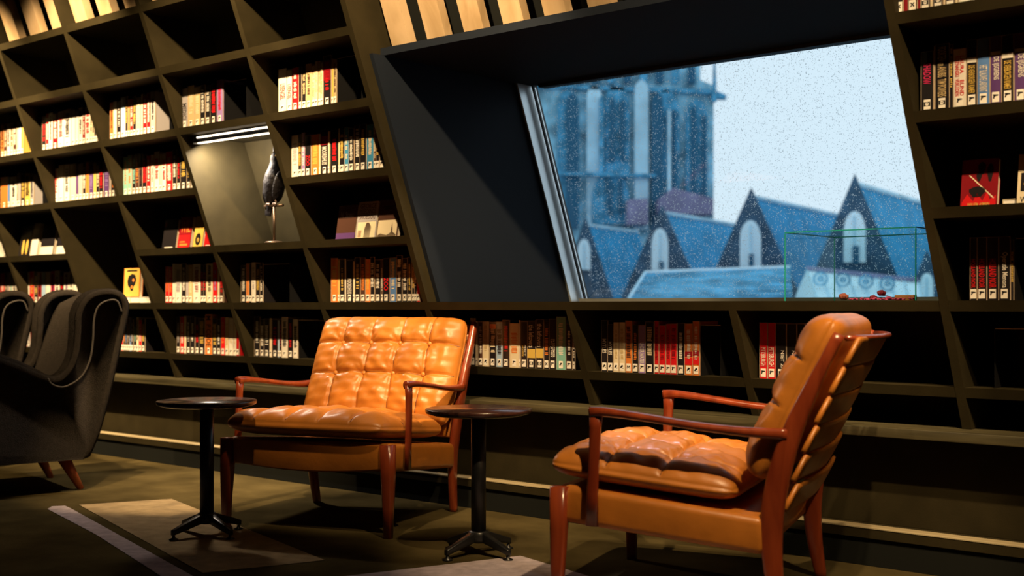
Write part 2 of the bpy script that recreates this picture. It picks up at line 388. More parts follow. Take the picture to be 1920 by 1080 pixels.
def flat(name, rects, m, parent, y):         # thin raised patches on a spine: rects (x0,x1,z0,z1)
    b = MB()
    for x0, x1, z0, z1 in rects: b.box(x0, x1, y-.0006, y+.0003, z0, z1)
    return b.build(name, m, parent, fix=False)
def text_mesh(name, s, m, parent, size, cx, zc, y, maxlen, maxw, vertical=True):
    cu = bpy.data.curves.new('t', 'FONT'); cu.body = s; cu.size = 1; cu.extrude = 0; cu.resolution_u = 2; cu.offset = .012
    o = bpy.data.objects.new('t', cu); C.objects.link(o)
    dg = bpy.context.evaluated_depsgraph_get(); me = bpy.data.meshes.new_from_object(o.evaluated_get(dg))
    bpy.data.objects.remove(o); bpy.data.curves.remove(cu)
    me.name = name
    if not me.vertices: return None
    xs = [v.co.x for v in me.vertices]; ys = [v.co.y for v in me.vertices]
    w0, h0 = max(xs)-min(xs), max(ys)-min(ys); sx = min(maxlen/w0, size*1.6/h0); sy = min(maxw/h0, size/h0)
    mx, my = (max(xs)+min(xs))/2, (max(ys)+min(ys))/2
    for v in me.vertices:
        a, b = (v.co.x-mx)*sx, (v.co.y-my)*sy
        v.co = (cx+b, y, zc-a) if vertical else (cx+a, y, zc+b)
    me.materials.clear(); me.materials.append(m)
    return link(name, me, parent)
GUN = [(-.40, .30), (-.30, .38), (.42, .30), (.42, .12), (.0, .08), (-.06, -.02), (-.14, -.02), (-.20, -.30), (-.42, -.26), (-.32, .08)]
DROP = [(-.4, -.15), (-.1, .3), (.15, .38), (.35, .1), (.1, -.05), (-.2, -.3)]
CROSS = [(-.35, .25), (-.2, .38), (0, .12), (.2, .38), (.35, .25), (.12, 0), (.35, -.25), (.2, -.38), (0, -.12), (-.2, -.38), (-.35, -.25), (-.12, 0)]
def emblem(kind, parent, cx, zc, s, y):
    b = MB(); f = lambda p, q, d: (cx+p*s, y-d, zc+q*s)
    if kind == 'gun': b.prism(GUN, 0, .0003, f)
    elif kind == 'drop':
        b.prism(DROP, 0, .0003, f); b.prism([(.2, -.2), (.38, -.2), (.38, -.38), (.2, -.38)], 0, .0003, f)
    elif kind == 'X': b.prism(CROSS, 0, .0003, f)
    elif kind == 'M': b.prism([(-.4, -.3), (-.35, .3), (-.15, .3), (0, .0), (.15, .3), (.35, .3), (.4, -.3), (.25, -.3), (.2, .1), (0, -.2), (-.2, .1), (-.25, -.3)], 0, .0003, f)
    else:                                     # skull: dark square carrying a white face with two dark eyes
        b.prism([(-.5, -.34), (.5, -.34), (.5, .34), (-.5, .34)], 0, .0002, f)
    o = b.build('emblem', M_INK, parent, fix=False)
    if kind == 'skull':
        c2 = MB(); f2 = lambda p, q, d: (cx+p*s, y-.0002-d, zc+q*s)
        c2.prism([(.30*math.cos(t), .28*math.sin(t)) for t in [i*math.pi/4 for i in range(8)]], 0, .0003, f2)
        me = fixn(mesh('emblem', c2.v, c2.f, M_LABEL)); me.materials.append(M_INK)
        n0 = len(me.polygons)
        e = MB(); f3 = lambda p, q, d: (cx+p*s, y-.0005-d, zc+q*s)
        for q in (-.12, .12): e.prism([(q+.07*math.cos(t), .03+.08*math.sin(t)) for t in [i*math.pi/3 for i in range(6)]], 0, .0003, f3)
        allv = c2.v+e.v; allf = c2.f+[tuple(i+len(c2.v) for i in q) for q in e.f]
        o2 = mesh('emblem', allv, allf, M_LABEL); o2.materials.append(M_INK)
        for pi, p in enumerate(o2.polygons):
            if pi >= len(c2.f): p.material_index = 1
        link('emblem', o2, parent)
    return o
def make_book(t, h, d, ckey, title=None, tcol=None, em='gun', rng=None, blur=False, zone=(.30, .93), label=True, sleeve=True, tall_text=None, block=None):
    """a shelved book: x across the spine, spine at y=0 facing -y, z up"""
    rng = rng or random
    r = .0022 if t > .012 else .0012
    prof = [(-t/2, .004), (-t/2+r, .0006), (0, 0), (t/2-r, .0006), (t/2, .004)]
    b = MB(); n = 5
    vs = [(x, y, z) for z in (0, h) for x, y in prof+[(t/2, d), (-t/2, d)]]
    N = 7; fs = [tuple(range(N)), tuple(range(N, 2*N))[::-1]]+[(i, N+i, N+(i+1) % N, (i+1) % N) for i in range(N)]
    root = link('book', fixn(mesh('book', vs, fs, BM[ckey])))
    MB().box(-t/2+.0016, t/2-.0016, .006, d+.0015, h-.003, h+.0004).build('page_block', M_PAPER, root, fix=False)
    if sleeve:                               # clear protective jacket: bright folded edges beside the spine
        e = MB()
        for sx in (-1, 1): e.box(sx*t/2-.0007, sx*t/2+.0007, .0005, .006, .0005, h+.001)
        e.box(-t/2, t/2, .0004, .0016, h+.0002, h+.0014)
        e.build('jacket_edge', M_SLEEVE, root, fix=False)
    if block:
        for (z0, z1, c) in block: flat('colour_band', [(-t*.46, t*.46, z0*h, z1*h)], BM[c], root, -.0001)
    lw = min(t*.86, .022)
    if label:
        lb = flat('library_label', [(-lw/2, lw/2, .006, .038)], M_LABEL, root, -.0002)
        emblem(em, lb, 0, .023, min(lw, .022)*.95, -.0009)
    tc = BM[tcol] if tcol and not title else None
    if title:
        z0, z1 = zone[0]*h, zone[1]*h
        lines = title.split('|'); k = len(lines)
        for i, s in enumerate(lines):
            cc = BM[tcol[min(i, len(tcol)-1)]] if tcol else BM['w']
            x = (t*.72)*((k-1)/2-i)/max(k, 1)
            text_mesh('title_lettering', s, cc, root, t*.62/k, x, (z0+z1)/2, -.0007, z1-z0, t*.8/k)
    elif tc:                                 # lettering too blurred to read: short strokes down the spine
        z = h*rng.uniform(.26, .34); top = h*rng.uniform(.78, .93); rects = []; w_ = t*rng.uniform(.22, .36)
        while z < top:
            l = rng.uniform(.0025, .0055)
            if rng.random() < .86: rects.append((-w_*rng.uniform(.6, 1), w_*rng.uniform(.6, 1), z, z+l))
            z += l+rng.uniform(.0012, .0028)
        flat('title_lettering', rects, tc, root, -.0001)
    return root

BOOKS = []
def row(key, r, zoom, off, lst, phrase, group, em='gun', base_h=.212, seed=1, y_off=.022):
    """lst of (left edge in zoomed px, colour, options); last entry is the right end"""
    rng = random.Random(seed); z = H+ZR[r]+TH+.0006; v = vf(H+ZR[r])+y_off; n = len(lst)-1
    for i in range(n):
        e = lst[i]; ckey = e[1]; opt = e[2] if len(e) > 2 else {}
        if ckey == '-': continue
        ua, ub = px_u(off+e[0]/zoom, v), px_u(off+lst[i+1][0]/zoom, v)
        t = ub-ua-.0014
        h = opt.get('h', base_h*rng.uniform(.93, 1.03)); d = rng.uniform(.135, .15)
        b = make_book(t, h, d, ckey, opt.get('T'), opt.get('c'), opt.get('em', em), rng, zone=opt.get('zone', (.24, .92)), block=opt.get('B'), label=opt.get('L', True))
        b.location = W((ua+ub)/2, v+rng.uniform(0, .004), z); b.rotation_euler = (0, 0, -PHI)
        nm = CNAME[ckey]; extra = opt.get('x', '')
        j = sum(1 for q in lst[:i] if q[1] != '-')
        lab = f"{nm} book{(' ' + extra) if extra else ''}, {ORD[j]} from left in {phrase}"
        tag(b, lab, 'book', group)
        BOOKS.append(b)
def q(s):                                    # compact list: "x:colour[:letter colour]"
    out = []
    for tk in s.split():
        p = tk.split(':')
        out.append((float(p[0]), p[1], {'c': p[2]} if len(p) > 2 and p[2] else {}) if len(p) > 1 else (float(p[0]), '-'))
    return out
G = lambda s: 'books in the '+s
row('b0', 'C', 6.194, 0, q('0:o:k 40:d:c 75:w:k 115:c:d 150:d:w 185:c 208:l 242:y 262'), 'upper left-edge row', G('upper row at the left edge'), seed=2)
L = q('480:k:r 525:r:w 560:w:k 608:R:w 668:w:r 738:w:k 820:w 868:w 905:w:k 952:R:w 985:w:r 1045:c:k 1068:c:k 1092:k 1112:k 1130'); 
row('b1', 'C', 6.194, 0, L, 'upper row beginning with a red-edged book', G('upper row second from left'), seed=3, base_h=.22)
row('b2', 'C', 6.194, 0, q('1268:o:k 1310:w 1350:k:w 1400:l 1455:k:y 1480:o 1500:r:w 1540:k:y 1575:s:c 1632:c 1655:R:w 1705:R:w 1745:s:k 1800'), 'upper row ending in two dark reds', G('upper row third from left'), seed=4, base_h=.225)
L = q('1220:s:k 1264:t:c 1308:t:c 1350:k:w 1382:k:w 1415:k:r 1462:v:r 1503'); L[0][2]['T'] = 'MEDICI'; L[0][2]['c'] = 'k'; L[0][2]['zone'] = (.22, .62)
row('b3', 'C', 3.6, 0, L, 'row directly above the crow niche', G('row above the crow niche'), seed=5, base_h=.215)
L = q('95:w:r 165:w:r 210:r:w 268:k 292:k:t 325:t:d 378:c:t 404:c:t 428:c:t 450:c:t 475:k:r 540:y 560:t:d 583')
L[0][2].update(T='USENGEL', zone=(.3, .66)); L[1][2].update(T='USENGEL', zone=(.3, .66)); L[10][2].update(B=[(.5, .9, 'R')], h=.235)
row('b4', 'C', 4.5, 500, L, 'top book row right of the lamp niche', G('row above the ZOO row'), seed=6)
row('b5', 'D', 5.05, 0, q('0:o 70:b 92:w:k 152:k:c 162:s 192:k:y 232:y:k 282:s:k 315'), 'second left-edge row', G('second row at the left edge'), seed=7)
row('b6', 'D', 5.05, 0, q('500:w:r 552:w 602:w:k 655:c 712:p 740:s 782:k:w 808:o 840:p:v 880:y 906:k:c 936:k:r 976:p:v 1030:s 1045:k:o 1088'), 'row above the leaning face-out books at left', G('row above the empty tall niche'), seed=8, base_h=.222)
row('b7', 'D', 5.05, 0, q('1165:g:o 1208:g:o 1245:k:g 1278:d:o 1312:k:d 1345:k:r 1385:r:w 1425:w:r 1455:w:r 1505:c 1530:w:r 1568:r:w 1630:k:w 1670:k:r 1705:k:y 1765:k:y 1800:w:k 1838'), 'row just left of the crow niche', G('row left of the crow niche'), seed=9, base_h=.226)
L = q('205:w:s 265:k:y 292:v:w 320:k:w 372:o:y 440:c 450:k:w 515:c 530:k:r 600:c 612:k:y 652:a:c 690:k:w 735:k:w 785:k:y 838:a:c 898:d:c 918:k:y 947:k:w 985:s 1003')
L[3][2].update(T='ZOO', c='r', zone=(.26, .52), x='with red ZOO lettering'); L[6][2].update(T='MOORDHUIS', c='w', zone=(.22, .62), B=[(.66, .86, 'R')], x='lettered MOORDHUIS')
row('b8', 'D', 4.5, 500, L, 'ZOO row right of the crow', G('ZOO row right of the crow'), seed=10, base_h=.214)
row('b9', 'F', 4.571, 0, q('0:r:w 38:k:c 58:s 78:w:g 105:w:k 140'), 'left-edge row level with the window sill', G('sill-level row at the left edge'), seed=11)
row('b10', 'F', 4.571, 0, q('213:w:k 252:r:y 290:k:y 320:R:k 355:l 390:w 430:m:k 465:w:k 508:k:r 540:w:p 592:w:k 625:w 662'), 'row above the front wing chair', G('row above the wing chair'), seed=12)
row('b11', 'F', 4.571, 0, q('1412:r:o 1442:r:o 1472:w 1497:w:s 1553:k:w 1588:s 1614:t:c 1650:w:R 1715:k:r 1742:k:r 1765:c:k 1820:r:v 1860:c 1878:d:r 1912'), 'row right of the skull-cover book', G('row right of the skull cover'), seed=13, base_h=.222)
row('b12', 'F', 4.91, 420, q('150:k:w 200:o 228:k 250:w:s 290:k:y 328:k:w 355'), 'short row under the crow', G('short row under the crow'), seed=14, base_h=.216)
L = q('95:o:y 160:y 176:k:y 222:w 234:k:w 300:c 318:k:y 368:d:o 412:o:y 460:k:w 498:k:w 555:d:w 575:k:w 640:b:c 700:k:w 750:k:w 800:k:y 840:k:y 866:k:w 890:r:o 920')
L[4][2].update(T='MOORDHUIS', c='w', zone=(.2, .58), x='lettered MOORDHUIS'); L[12][2].update(T='ZOO', c='r', zone=(.27, .56), x='with red ZOO lettering')
L[14][2]['em'] = 'X'; L[15][2]['em'] = 'X'
row('b13', 'F', 4.91, 600, L, 'row above the front-facing leather chair', G('row above the front-facing leather chair'), seed=15, base_h=.218)
row('b14', 'G', 2.571, 0, q('90:w 106:r:w 128:s 146:R:r 165'), 'bottom row left of the wing chair back', G('bottom row at the far left'), seed=16)
row('b15', 'G', 3.0, 0, q('258:l 274:w 290:k 306'), 'bottom row half hidden by the wing chair', G('bottom row behind the wing chair'), seed=17)
row('b16', 'G', 7.68, 210, q('130:r:w 158:k:o 185:k:b 214:k:s 242:b:k 272:k:s 302:k:g 345:c:k 378:r:w 420:k:y 465'), 'bottom row right of the wing chair', G('bottom row right of the wing chair'), seed=18, base_h=.205)
L = q('925:k:s 972:r:w 1032:c 1062:k:w 1122:k:w 1188:k:r 1246:k:y 1332:o:k 1435:k:y 1505:k:w 1562:r:o 1625:c:t 1672:w:c 1740:w:c 1785:r 1825')
L[7][2].update(T='M  P CODE', c='k', zone=(.2, .96), h=.232, x='with CODE lettering')
row('b17', 'G', 7.68, 210, L, 'bottom row behind the left side table', G('bottom row behind the left side table'), seed=19, base_h=.215)
row('b18', 'G', 4.91, 420, q('275:k:w 328:k:w 365:k:w 415:c 438:k:r 490:l 508:k:m 527:w:k 583:k:r 630:w:k 676'), 'bottom row just left of the front-facing chair', G('bottom row left of the leather chair'), seed=20, base_h=.216)
row('b19', 'G', 1, 0, q('676:k:w 693:d 704:k 722:c 735:k:r 752:d 766:k'), 'bottom row hidden behind the front-facing chair', G('bottom row behind the leather chair'), seed=21, base_h=.205)
L = q('90:k:s 180:c 212:d:w 285:c:t 390:k:c 495:l:k 600:k:r 710:c:o 860:w 882:k:w 985:k:w 1118:k:w 1240:k:o 1325:k:w 1440:g:w 1592:k:w 1692:k:w 1732')
L[2][2]['em'] = 'drop'; L[3][2]['em'] = 'drop'; L[4][2].update(em='drop', B=[(.86, .97, 'o')]); L[5][2]['em'] = 'drop'
L[9][2].update(T='PERCY|JAVAN', c='wy', zone=(.26, .5)); L[10][2].update(T='the leftovers', c='w', zone=(.44, .92), em='skull', B=[(.22, .41, 'y')], x='lettered the leftovers')
L[11][2].update(T='the leftovers', c='w', zone=(.44, .92), em='skull', B=[(.22, .41, 'y')], x='lettered the leftovers'); L[12][2]['em'] = 'X'
L[13][2].update(T='IN DECEMBER|LIEG JE NIET', c='w', zone=(.24, .60), x='lettered in white'); L[14][2].update(em='drop', h=.232)
row('b20', 'G', 8.348, 870, L, 'bottom row right of the front-facing chair', G('bottom row right of the leather chair'), seed=22, base_h=.216)
L = q('125:k:w 218:k:w 300:c:t 382:c:t 472:o:d 570:k:o 662:v:w 765:k:c 890:r:R 955:r:R 1055:r:R 1128:r:R 1220:k:w 1325:o:w 1445:o:w 1545')
for i in (0, 1, 2, 3, 13, 14): L[i][2]['em'] = 'drop'
L[4][2]['em'] = 'M'
L[0][2].update(T='MYTLES', zone=(.36, .64)); L[1][2].update(T='MYTLES', zone=(.36, .64)); L[6][2].update(T='UNDER WATER', zone=(.2, .64), x='lettered UNDER WATER')
L[13][2]['B'] = [(.20, .34, 'r'), (.36, .46, 'R')]; L[14][2]['B'] = [(.20, .34, 'r'), (.36, .46, 'R')]
row('b21', 'G', 7.68, 1110, L, 'bottom row under the window middle', G('bottom row under the window'), seed=23, base_h=.214)
L = q('195:r:w 320:r:w 447:k:w 612:k:w 772:k:w 900:k:s 1050:k:s 1180:k 1300:d 1420:k 1540')
for i in (0, 1): L[i][2].update(T='PITTSBURGH', zone=(.22, .56), x='lettered PITTSBURGH', h=.215)
for i in (2, 3, 4): L[i][2].update(T='NIET ZI|', c='w', zone=(.2, .52), h=.212)
row('b22', 'G', 8.306, 1400, L, 'bottom row left of the profile chair', G('bottom row left of the profile chair'), seed=24, base_h=.212)
L = q('90:k:c 160:R 205:k:c 290:R 320:k:w 408:c 435:k:w 530:c 550:k:w 640:c 665:w:r 780:w:k 870:k:w 960:k:o 1060:w:k 1160:k:y 1276:R:w 1380')
for i in (0, 2): L[i][2]['em'] = 'X'
for i in (4, 6, 8): L[i][2]['em'] = 'skull'
for i in (1, 3, 5, 7, 9): L[i][2]['L'] = False
row('b23', 'C', 4.908, 1660, L, 'top right shelf cut by the photo edge', G('top right row'), seed=25)
L = q('325:k:m 442:c 452:k:c 585:k:y 620:w:r 745:k:y 842:b:w 962:p:w 1068:k:y 1180:p:w 1300:k:y 1420:p:w 1530')
L[0][2].update(T='SHADOW', c='m', zone=(.45, .8), em='skull', h=.195, x='with SHADOW lettering'); L[1][2]['L'] = False; L[3][2]['L'] = False
L[2][2].update(T='POORTEN van ANUBIS  TIM POWERS', c='t', zone=(.2, .96), em='skull', h=.213)
L[4][2].update(T='LAURA    BLIND|ROZNANSKI  VERLEDEN', c='rr', zone=(.2, .88), h=.190, x='lettered BLIND VERLEDEN')
for i in (5, 8, 10): L[i][2].update(T='DE VERBORGEN KAMER', c='y', zone=(.2, .62), B=[(.66, .74, 'w')], h=.213)
L[6][2].update(T='HET BLAUWE LABYRINT', c='w', zone=(.2, .6), h=.213, x='lettered HET BLAUWE LABYRINT')
for i in (7, 9, 11): L[i][2].update(T='DE IJSGRENS', c='w', zone=(.36, .7), B=[(.73, .78, 'w')], h=.213)
row('b24', 'D', 4.908, 1660, L, 'upper right row beside the window', G('upper right row beside the window'), seed=26)
L = q('207:k:r 256:k:r 322:k:r 402:k:w 482:k:y 505')
for i in (0, 1, 2): L[i][2].update(T='HOLLAND NOIR', c='r', zone=(.2, .66), h=.21)
L[3][2].update(T='Operatie Menora', c='w', zone=(.2, .76), h=.21, x='lettered Operatie Menora'); L[4][2]['L'] = False
row('b25', 'F', 3.6, 1760, L, 'short row right of the window', G('short row right of the window'), seed=27)

# face-out display books: cover towards the room, leaning back a little
def cover_book(xl, xr, yb, yt, r, ckey, label, deco, lean=9, thick=.022, off=.03, group='face-out display books', zadd=0.0, hfix=None, edge='c'):
    z = H+ZR[r]+TH+.0006+zadd; v = vf(H+ZR[r])+off
    ua, ub = px_u(xl, v), px_u(xr, v); w_ = ub-ua
    dx = ((xl+xr)/2-960)/FPX; Y = (D0+v)/(Nn.x*dx+Nn.y); h = hfix or (yb-yt)/FPX*Y
    b = MB(); b.box(-w_/2, w_/2, 0, .0018, 0, h); b.box(-w_/2, w_/2, thick-.0018, thick, 0, h); b.box(-w_/2, -w_/2+.0018, .0018, thick-.0018, 0, h)
    root = link('book', fixn(mesh('book', b.v, b.f, BM[ckey])))
    MB().box(-w_/2+.0019, w_/2-.002, .0019, thick-.0019, .001, h-.002).build('page_block', M_PAPER, root, fix=False)
    deco(root, w_, h)
    root.location = W((ua+ub)/2, v, z); root.rotation_euler = (-R(lean), 0, -PHI)
    root.rotation_mode = 'XYZ'
    tag(root, label, 'book', group); return root
def patch(root, poly, c, name='cover_print'):
    b = MB(); b.prism(poly, 0, .0005, lambda p, q_, d: (p, -.0002-d, q_)); o = b.build(name, BM[c], root, fix=True); return o
def rectp(x0, x1, z0, z1): return [(x0, z0), (x1, z0), (x1, z1), (x0, z1)]
def deco_red(root, w_, h):
    patch(root, [(-.46*w_, .0), (.46*w_, 0), (.46*w_, .22*h), (.3*w_, .12*h), (.22*w_, .30*h), (.1*w_, .1*h), (-.05*w_, .28*h), (-.15*w_, .1*h), (-.32*w_, .26*h), (-.46*w_, .08*h)], 'r')
    for (cx, cz, rx, rz) in ((.05, .80, .10, .14), (.28, .70, .08, .2), (-.05, .30, .22, .12), (-.02, .62, .07, .1)):
        patch(root, [(cx*w_+rx*w_*math.cos(t)*(1+.2*math.sin(3*t)), cz*h+rz*h*math.sin(t)) for t in [i*.5236 for i in range(12)]], 'k')
    patch(root, [(-.30*w_, .66*h), (-.27*w_, .67*h), (.42*w_, .16*h), (.40*w_, .135*h)], 'c')
    text_mesh('title_lettering', 'WILLEM ASMAN', BM['y'], root, .02, 0, .03*h, -.001, .6*w_, .012, False)
def deco_pel(root, w_, h):
    patch(root, rectp(-.5*w_, .5*w_, .46*h, h), 's')
    patch(root, rectp(-.44*w_, .46*w_, 0.01*h, .44*h), 'c')
    for i, s_ in enumerate(('GEORGE', 'PELECANOS', 'SHOEDOG')): text_mesh('title_lettering', s_, BM['d'], root, .03, 0, (.88-.15*i)*h, -.001, .8*w_, .024, False)
    patch(root, [(-.1*w_, 0), (.22*w_, 0), (.25*w_, .3*h), (.12*w_, .42*h), (0, .42*h), (-.08*w_, .25*h)], 'd')
    patch(root, rectp(-.4*w_, -.22*w_, .03*h, .22*h), 'r')
def deco_grey(root, w_, h):
    patch(root, rectp(-.5*w_, .5*w_, 0, .18*h), 'p')
    text_mesh('title_lettering', 'N. Steen', BM['s'], root, .03, 0, .72*h, -.001, .7*w_, .04, False)
def deco_tan(root, w_, h):
    patch(root, rectp(-.46*w_, .46*w_, .01*h, .45*h), 'c')
    patch(root, [(-.44*w_, .01*h), (.44*w_, .01*h), (.44*w_, .06*h), (.28*w_, .12*h), (.22*w_, .38*h), (.17*w_, .12*h), (0, .05*h), (-.3*w_, .10*h), (-.44*w_, .06*h)], 'd')
    flat('title_lettering', [(-.28*w_, .28*w_, .80*h, .83*h)], BM['k'], root, -.0002); flat('title_lettering', [(-.2*w_, .2*w_, .74*h, .765*h)], BM['k'], root, -.0002)
cover_book(629, 664, 448, 383, 'E', 'd', 'grey and dark face-out book, leftmost of three below the ZOO row', deco_grey, group=None)
cover_book(666, 703, 446, 376, 'E', 's', 'grey topped face-out book lettered PELECANOS, middle of three', deco_pel, group=None)
cover_book(705, 744, 445, 373, 'E', 'd', 'brown and cream face-out book with a thin tower, right of three', deco_tan, group=None)
cover_book(1800, 1869, 383, 293, 'E', 'R', 'red face-out book with dark blotches and a pale diagonal streak', deco_red, group=None)
def deco_dk(root, w_, h):
    patch(root, rectp(-.4*w_, .4*w_, .25*h, .62*h), 'k'); patch(root, rectp(-.32*w_, -.15*w_, .38*h, .42*h), 'y')
    text_mesh('title_lettering', 'W', BM['k'], root, .03, -.3*w_, .08*h, -.001, .2*w_, .02, False)
cover_book(1906, 1970, 376, 280, 'E', 'c', 'cream and black face-out book cut by the right photo edge', deco_dk, group=None)
def deco_dark(root, w_, h):
    flat('title_lettering', [(-.3*w_, .3*w_, .02*h, .05*h)], BM['w'], root, -.0002); patch(root, rectp(-.45*w_, -.33*w_, .75*h, .92*h), 'R')
def deco_wil(root, w_, h):
    patch(root, rectp(-.46*w_, .46*w_, .0, .40*h), 'r')
    text_mesh('title_lettering', 'WIL', BM['o'], root, .08, 0, .68*h, -.001, .8*w_, .07, False)
    flat('title_lettering', [(-.35*w_, .1*w_, .17*h, .21*h), (-.35*w_, .3*w_, .06*h, .13*h)], BM['o'], root, -.0002)
def deco_yel(root, w_, h):
    patch(root, [(.3*w_*math.cos(t), .25*h+.2*h*math.sin(t)) for t in [i*.5236 for i in range(12)]], 'k')
    patch(root, [(.16*w_*math.cos(t), .22*h+.09*h*math.sin(t)) for t in [i*.7854 for i in range(8)]], 'y')
def deco_none(root, w_, h): flat('title_lettering', [(-.3*w_, .3*w_, .04*h, .08*h)], BM['w'], root, -.0002)
cover_book(303, 328, 467, 412, 'E', 'k', 'near-black face-out book, left of the one lettered WIL', deco_dark, group=None)
cover_book(332, 355, 465, 406, 'E', 'R', 'dark red face-out book lettered WIL left of the crow niche', deco_wil, group=None)
cover_book(361, 378, 463, 404, 'E', 'y', 'yellow and black face-out book right of the one lettered WIL', deco_yel, group=None)
cover_book(382, 396, 462, 440, 'E', 'r', 'small red face-out book at the right end beside the crow niche', deco_none, group=None, hfix=.10)
def deco_fig(root, w_, h):
    for cx in (-.15, .2): patch(root, [(cx*w_+.12*w_*math.cos(t), .3*h+.26*h*math.sin(t)) for t in [i*.5236 for i in range(12)]], 'y')
def deco_wave(root, w_, h): patch(root, rectp(-.48*w_, .48*w_, 0, .28*h), 'w')
cover_book(34, 54, 483, 425, 'E', 'k', 'dark face-out book with two pale figures, second shelf above the wing chairs', deco_fig, group=None)
cover_book(56, 68, 482, 420, 'E', 'w', 'narrow pale face-out book right of the two-figure cover', deco_none, group=None)
cover_book(74, 98, 481, 424, 'E', 'k', 'dark face-out book with a pale base beside the narrow pale book', deco_wave, group=None)
cover_book(104, 122, 480, 425, 'E', 'k', 'dark face-out book at the right end above the wing chairs', deco_wave, group=None)
cover_book(-14, 8, 486, 430, 'E', 'w', 'white book at the very left edge of the photo', deco_none, group=None)
# skull-cover book on two lying books in the tall empty niche
def flat_book(xl, xr, ckey, label, z, th, off, r='F', depth=.15):
    v = vf(H+ZR[r])+off; ua, ub = px_u(xl, v), px_u(xr, v); w_ = ub-ua
    b = MB(); b.box(-w_/2, w_/2, 0, depth, 0, .002); b.box(-w_/2, w_/2, 0, depth, th-.002, th); b.box(-w_/2, -w_/2+.002, 0, depth, .002, th-.002)
    root = link('book', fixn(mesh('book', b.v, b.f, BM[ckey]))); MB().box(-w_/2+.0022, w_/2-.002, .002, depth-.002, .0022, th-.0022).build('page_block', M_LABEL, root, fix=False)
    root.location = W((ua+ub)/2, v, z); root.rotation_euler = (0, 0, -PHI); tag(root, label, 'book'); return root
zF = H+TH+.0006
flat_book(216, 243, 'w', 'white book lying flat, left half under the orange skull book', zF, .036, .03)
flat_book(244, 261, 't', 'tan book lying flat under the orange skull book', zF, .036, .03)
flat_book(262, 282, 'w', 'white book lying flat right of the tan lying one', zF, .036, .03)
flat_book(1880, 1903, 'c', 'cream booklet lying flat between the two right face-out books', H+ZR['E']+TH+.0006, .018, .04, 'E')
def deco_skull(root, w_, h):
    patch(root, rectp(-.46*w_, .46*w_, .02*h, .98*h), 'y'); 
    P = [(-.22, .38), (-.27, .55), (-.2, .72), (0, .8), (.2, .76), (.28, .6), (.22, .42), (.12, .36), (.10, .22), (-.04, .2), (-.1, .32)]
    b = MB(); b.prism([(x*w_, z*h) for x, z in P], .0003, .0009, lambda p, q_, d: (p, -.0002-d, q_)); b.build('cover_print', BM['k'], root)
    b = MB()
    for cx, cz in ((.1, .58), (.02, .34)): b.prism([(cx*w_+.07*w_*math.cos(t), cz*h+.06*h*math.sin(t)) for t in [i*.7854 for i in range(8)]], .001, .0013, lambda p, q_, d: (p, -.0002-d, q_))
    b.build('cover_print', BM['o'], root)
    flat('title_lettering', [(-.32*w_, .32*w_, .88*h, .93*h)], BM['k'], root, -.0008)
cover_book(231, 261, 557, 503, 'F', 'o', 'orange book with a dark skull on its cover, upright on lying books', deco_skull, group=None, zadd=.0365, off=.05, lean=3)

# black book stops: thin bent sheet metal with the lit top edge painted on as a pale rail
def book_stop(xl, xr, r, label, off=.03, h=.205):
    v = vf(H+ZR[r])+off; ua, ub = px_u(xl, v), px_u(xr, v); z = H+ZR[r]+TH+.0006
    root = empty('book_stop', W(ua+.005, v, z), -PHI); w_ = ub-ua-.004
    b = MB().box(0, .0015, .0, .16, 0, h); b.build('end_plate', M_BLACK, root)
    MB().box(.0016, w_, .155, .157, 0, h).build('back_plate', M_BLACK, root)
    MB().box(w_-.0015, w_, 0, .154, 0, h).build('end_plate', M_BLACK, root)
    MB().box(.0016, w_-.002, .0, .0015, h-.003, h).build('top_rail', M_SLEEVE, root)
    tag(root, label, 'book stop')
book_stop(420+357/4.91, 420+605/4.91, 'F', 'black metal book stop beside the short row under the crow')
book_stop(420+679/4.91, 622, 'G', 'black metal book stop left of the front-facing leather chair')
book_stop(1110+1548/7.68, 1110+1850/7.68, 'G', 'black metal book stop under the window')
book_stop(1901, 1975, 'F', 'black metal book stop right of the Operatie Menora book')
book_stop(500+586/4.5, 500+800/4.5, 'C', 'black metal book stop right of the top row beside the lamp niche', h=.215)
book_stop(291, 318, 'C', 'black metal book stop right of the upper row ending in dark reds', h=.235)
book_stop(43, 58, 'C', 'added black metal book stop right of the upper left-edge row', h=.225)  # added to keep the lit side of the end book dark
book_stop(63, 80, 'D', 'added black metal book stop right of the second left-edge row', h=.222)  # added to hide the pale lit side of the last book
book_stop(419, 462, 'C', 'black metal book stop above the lamp bar')
book_stop(1862, 1960, 'G', 'black metal book stop on the empty bottom right shelf')
book_stop(210+468/7.68, 308, 'G', 'black metal book stop right of the wing chair')

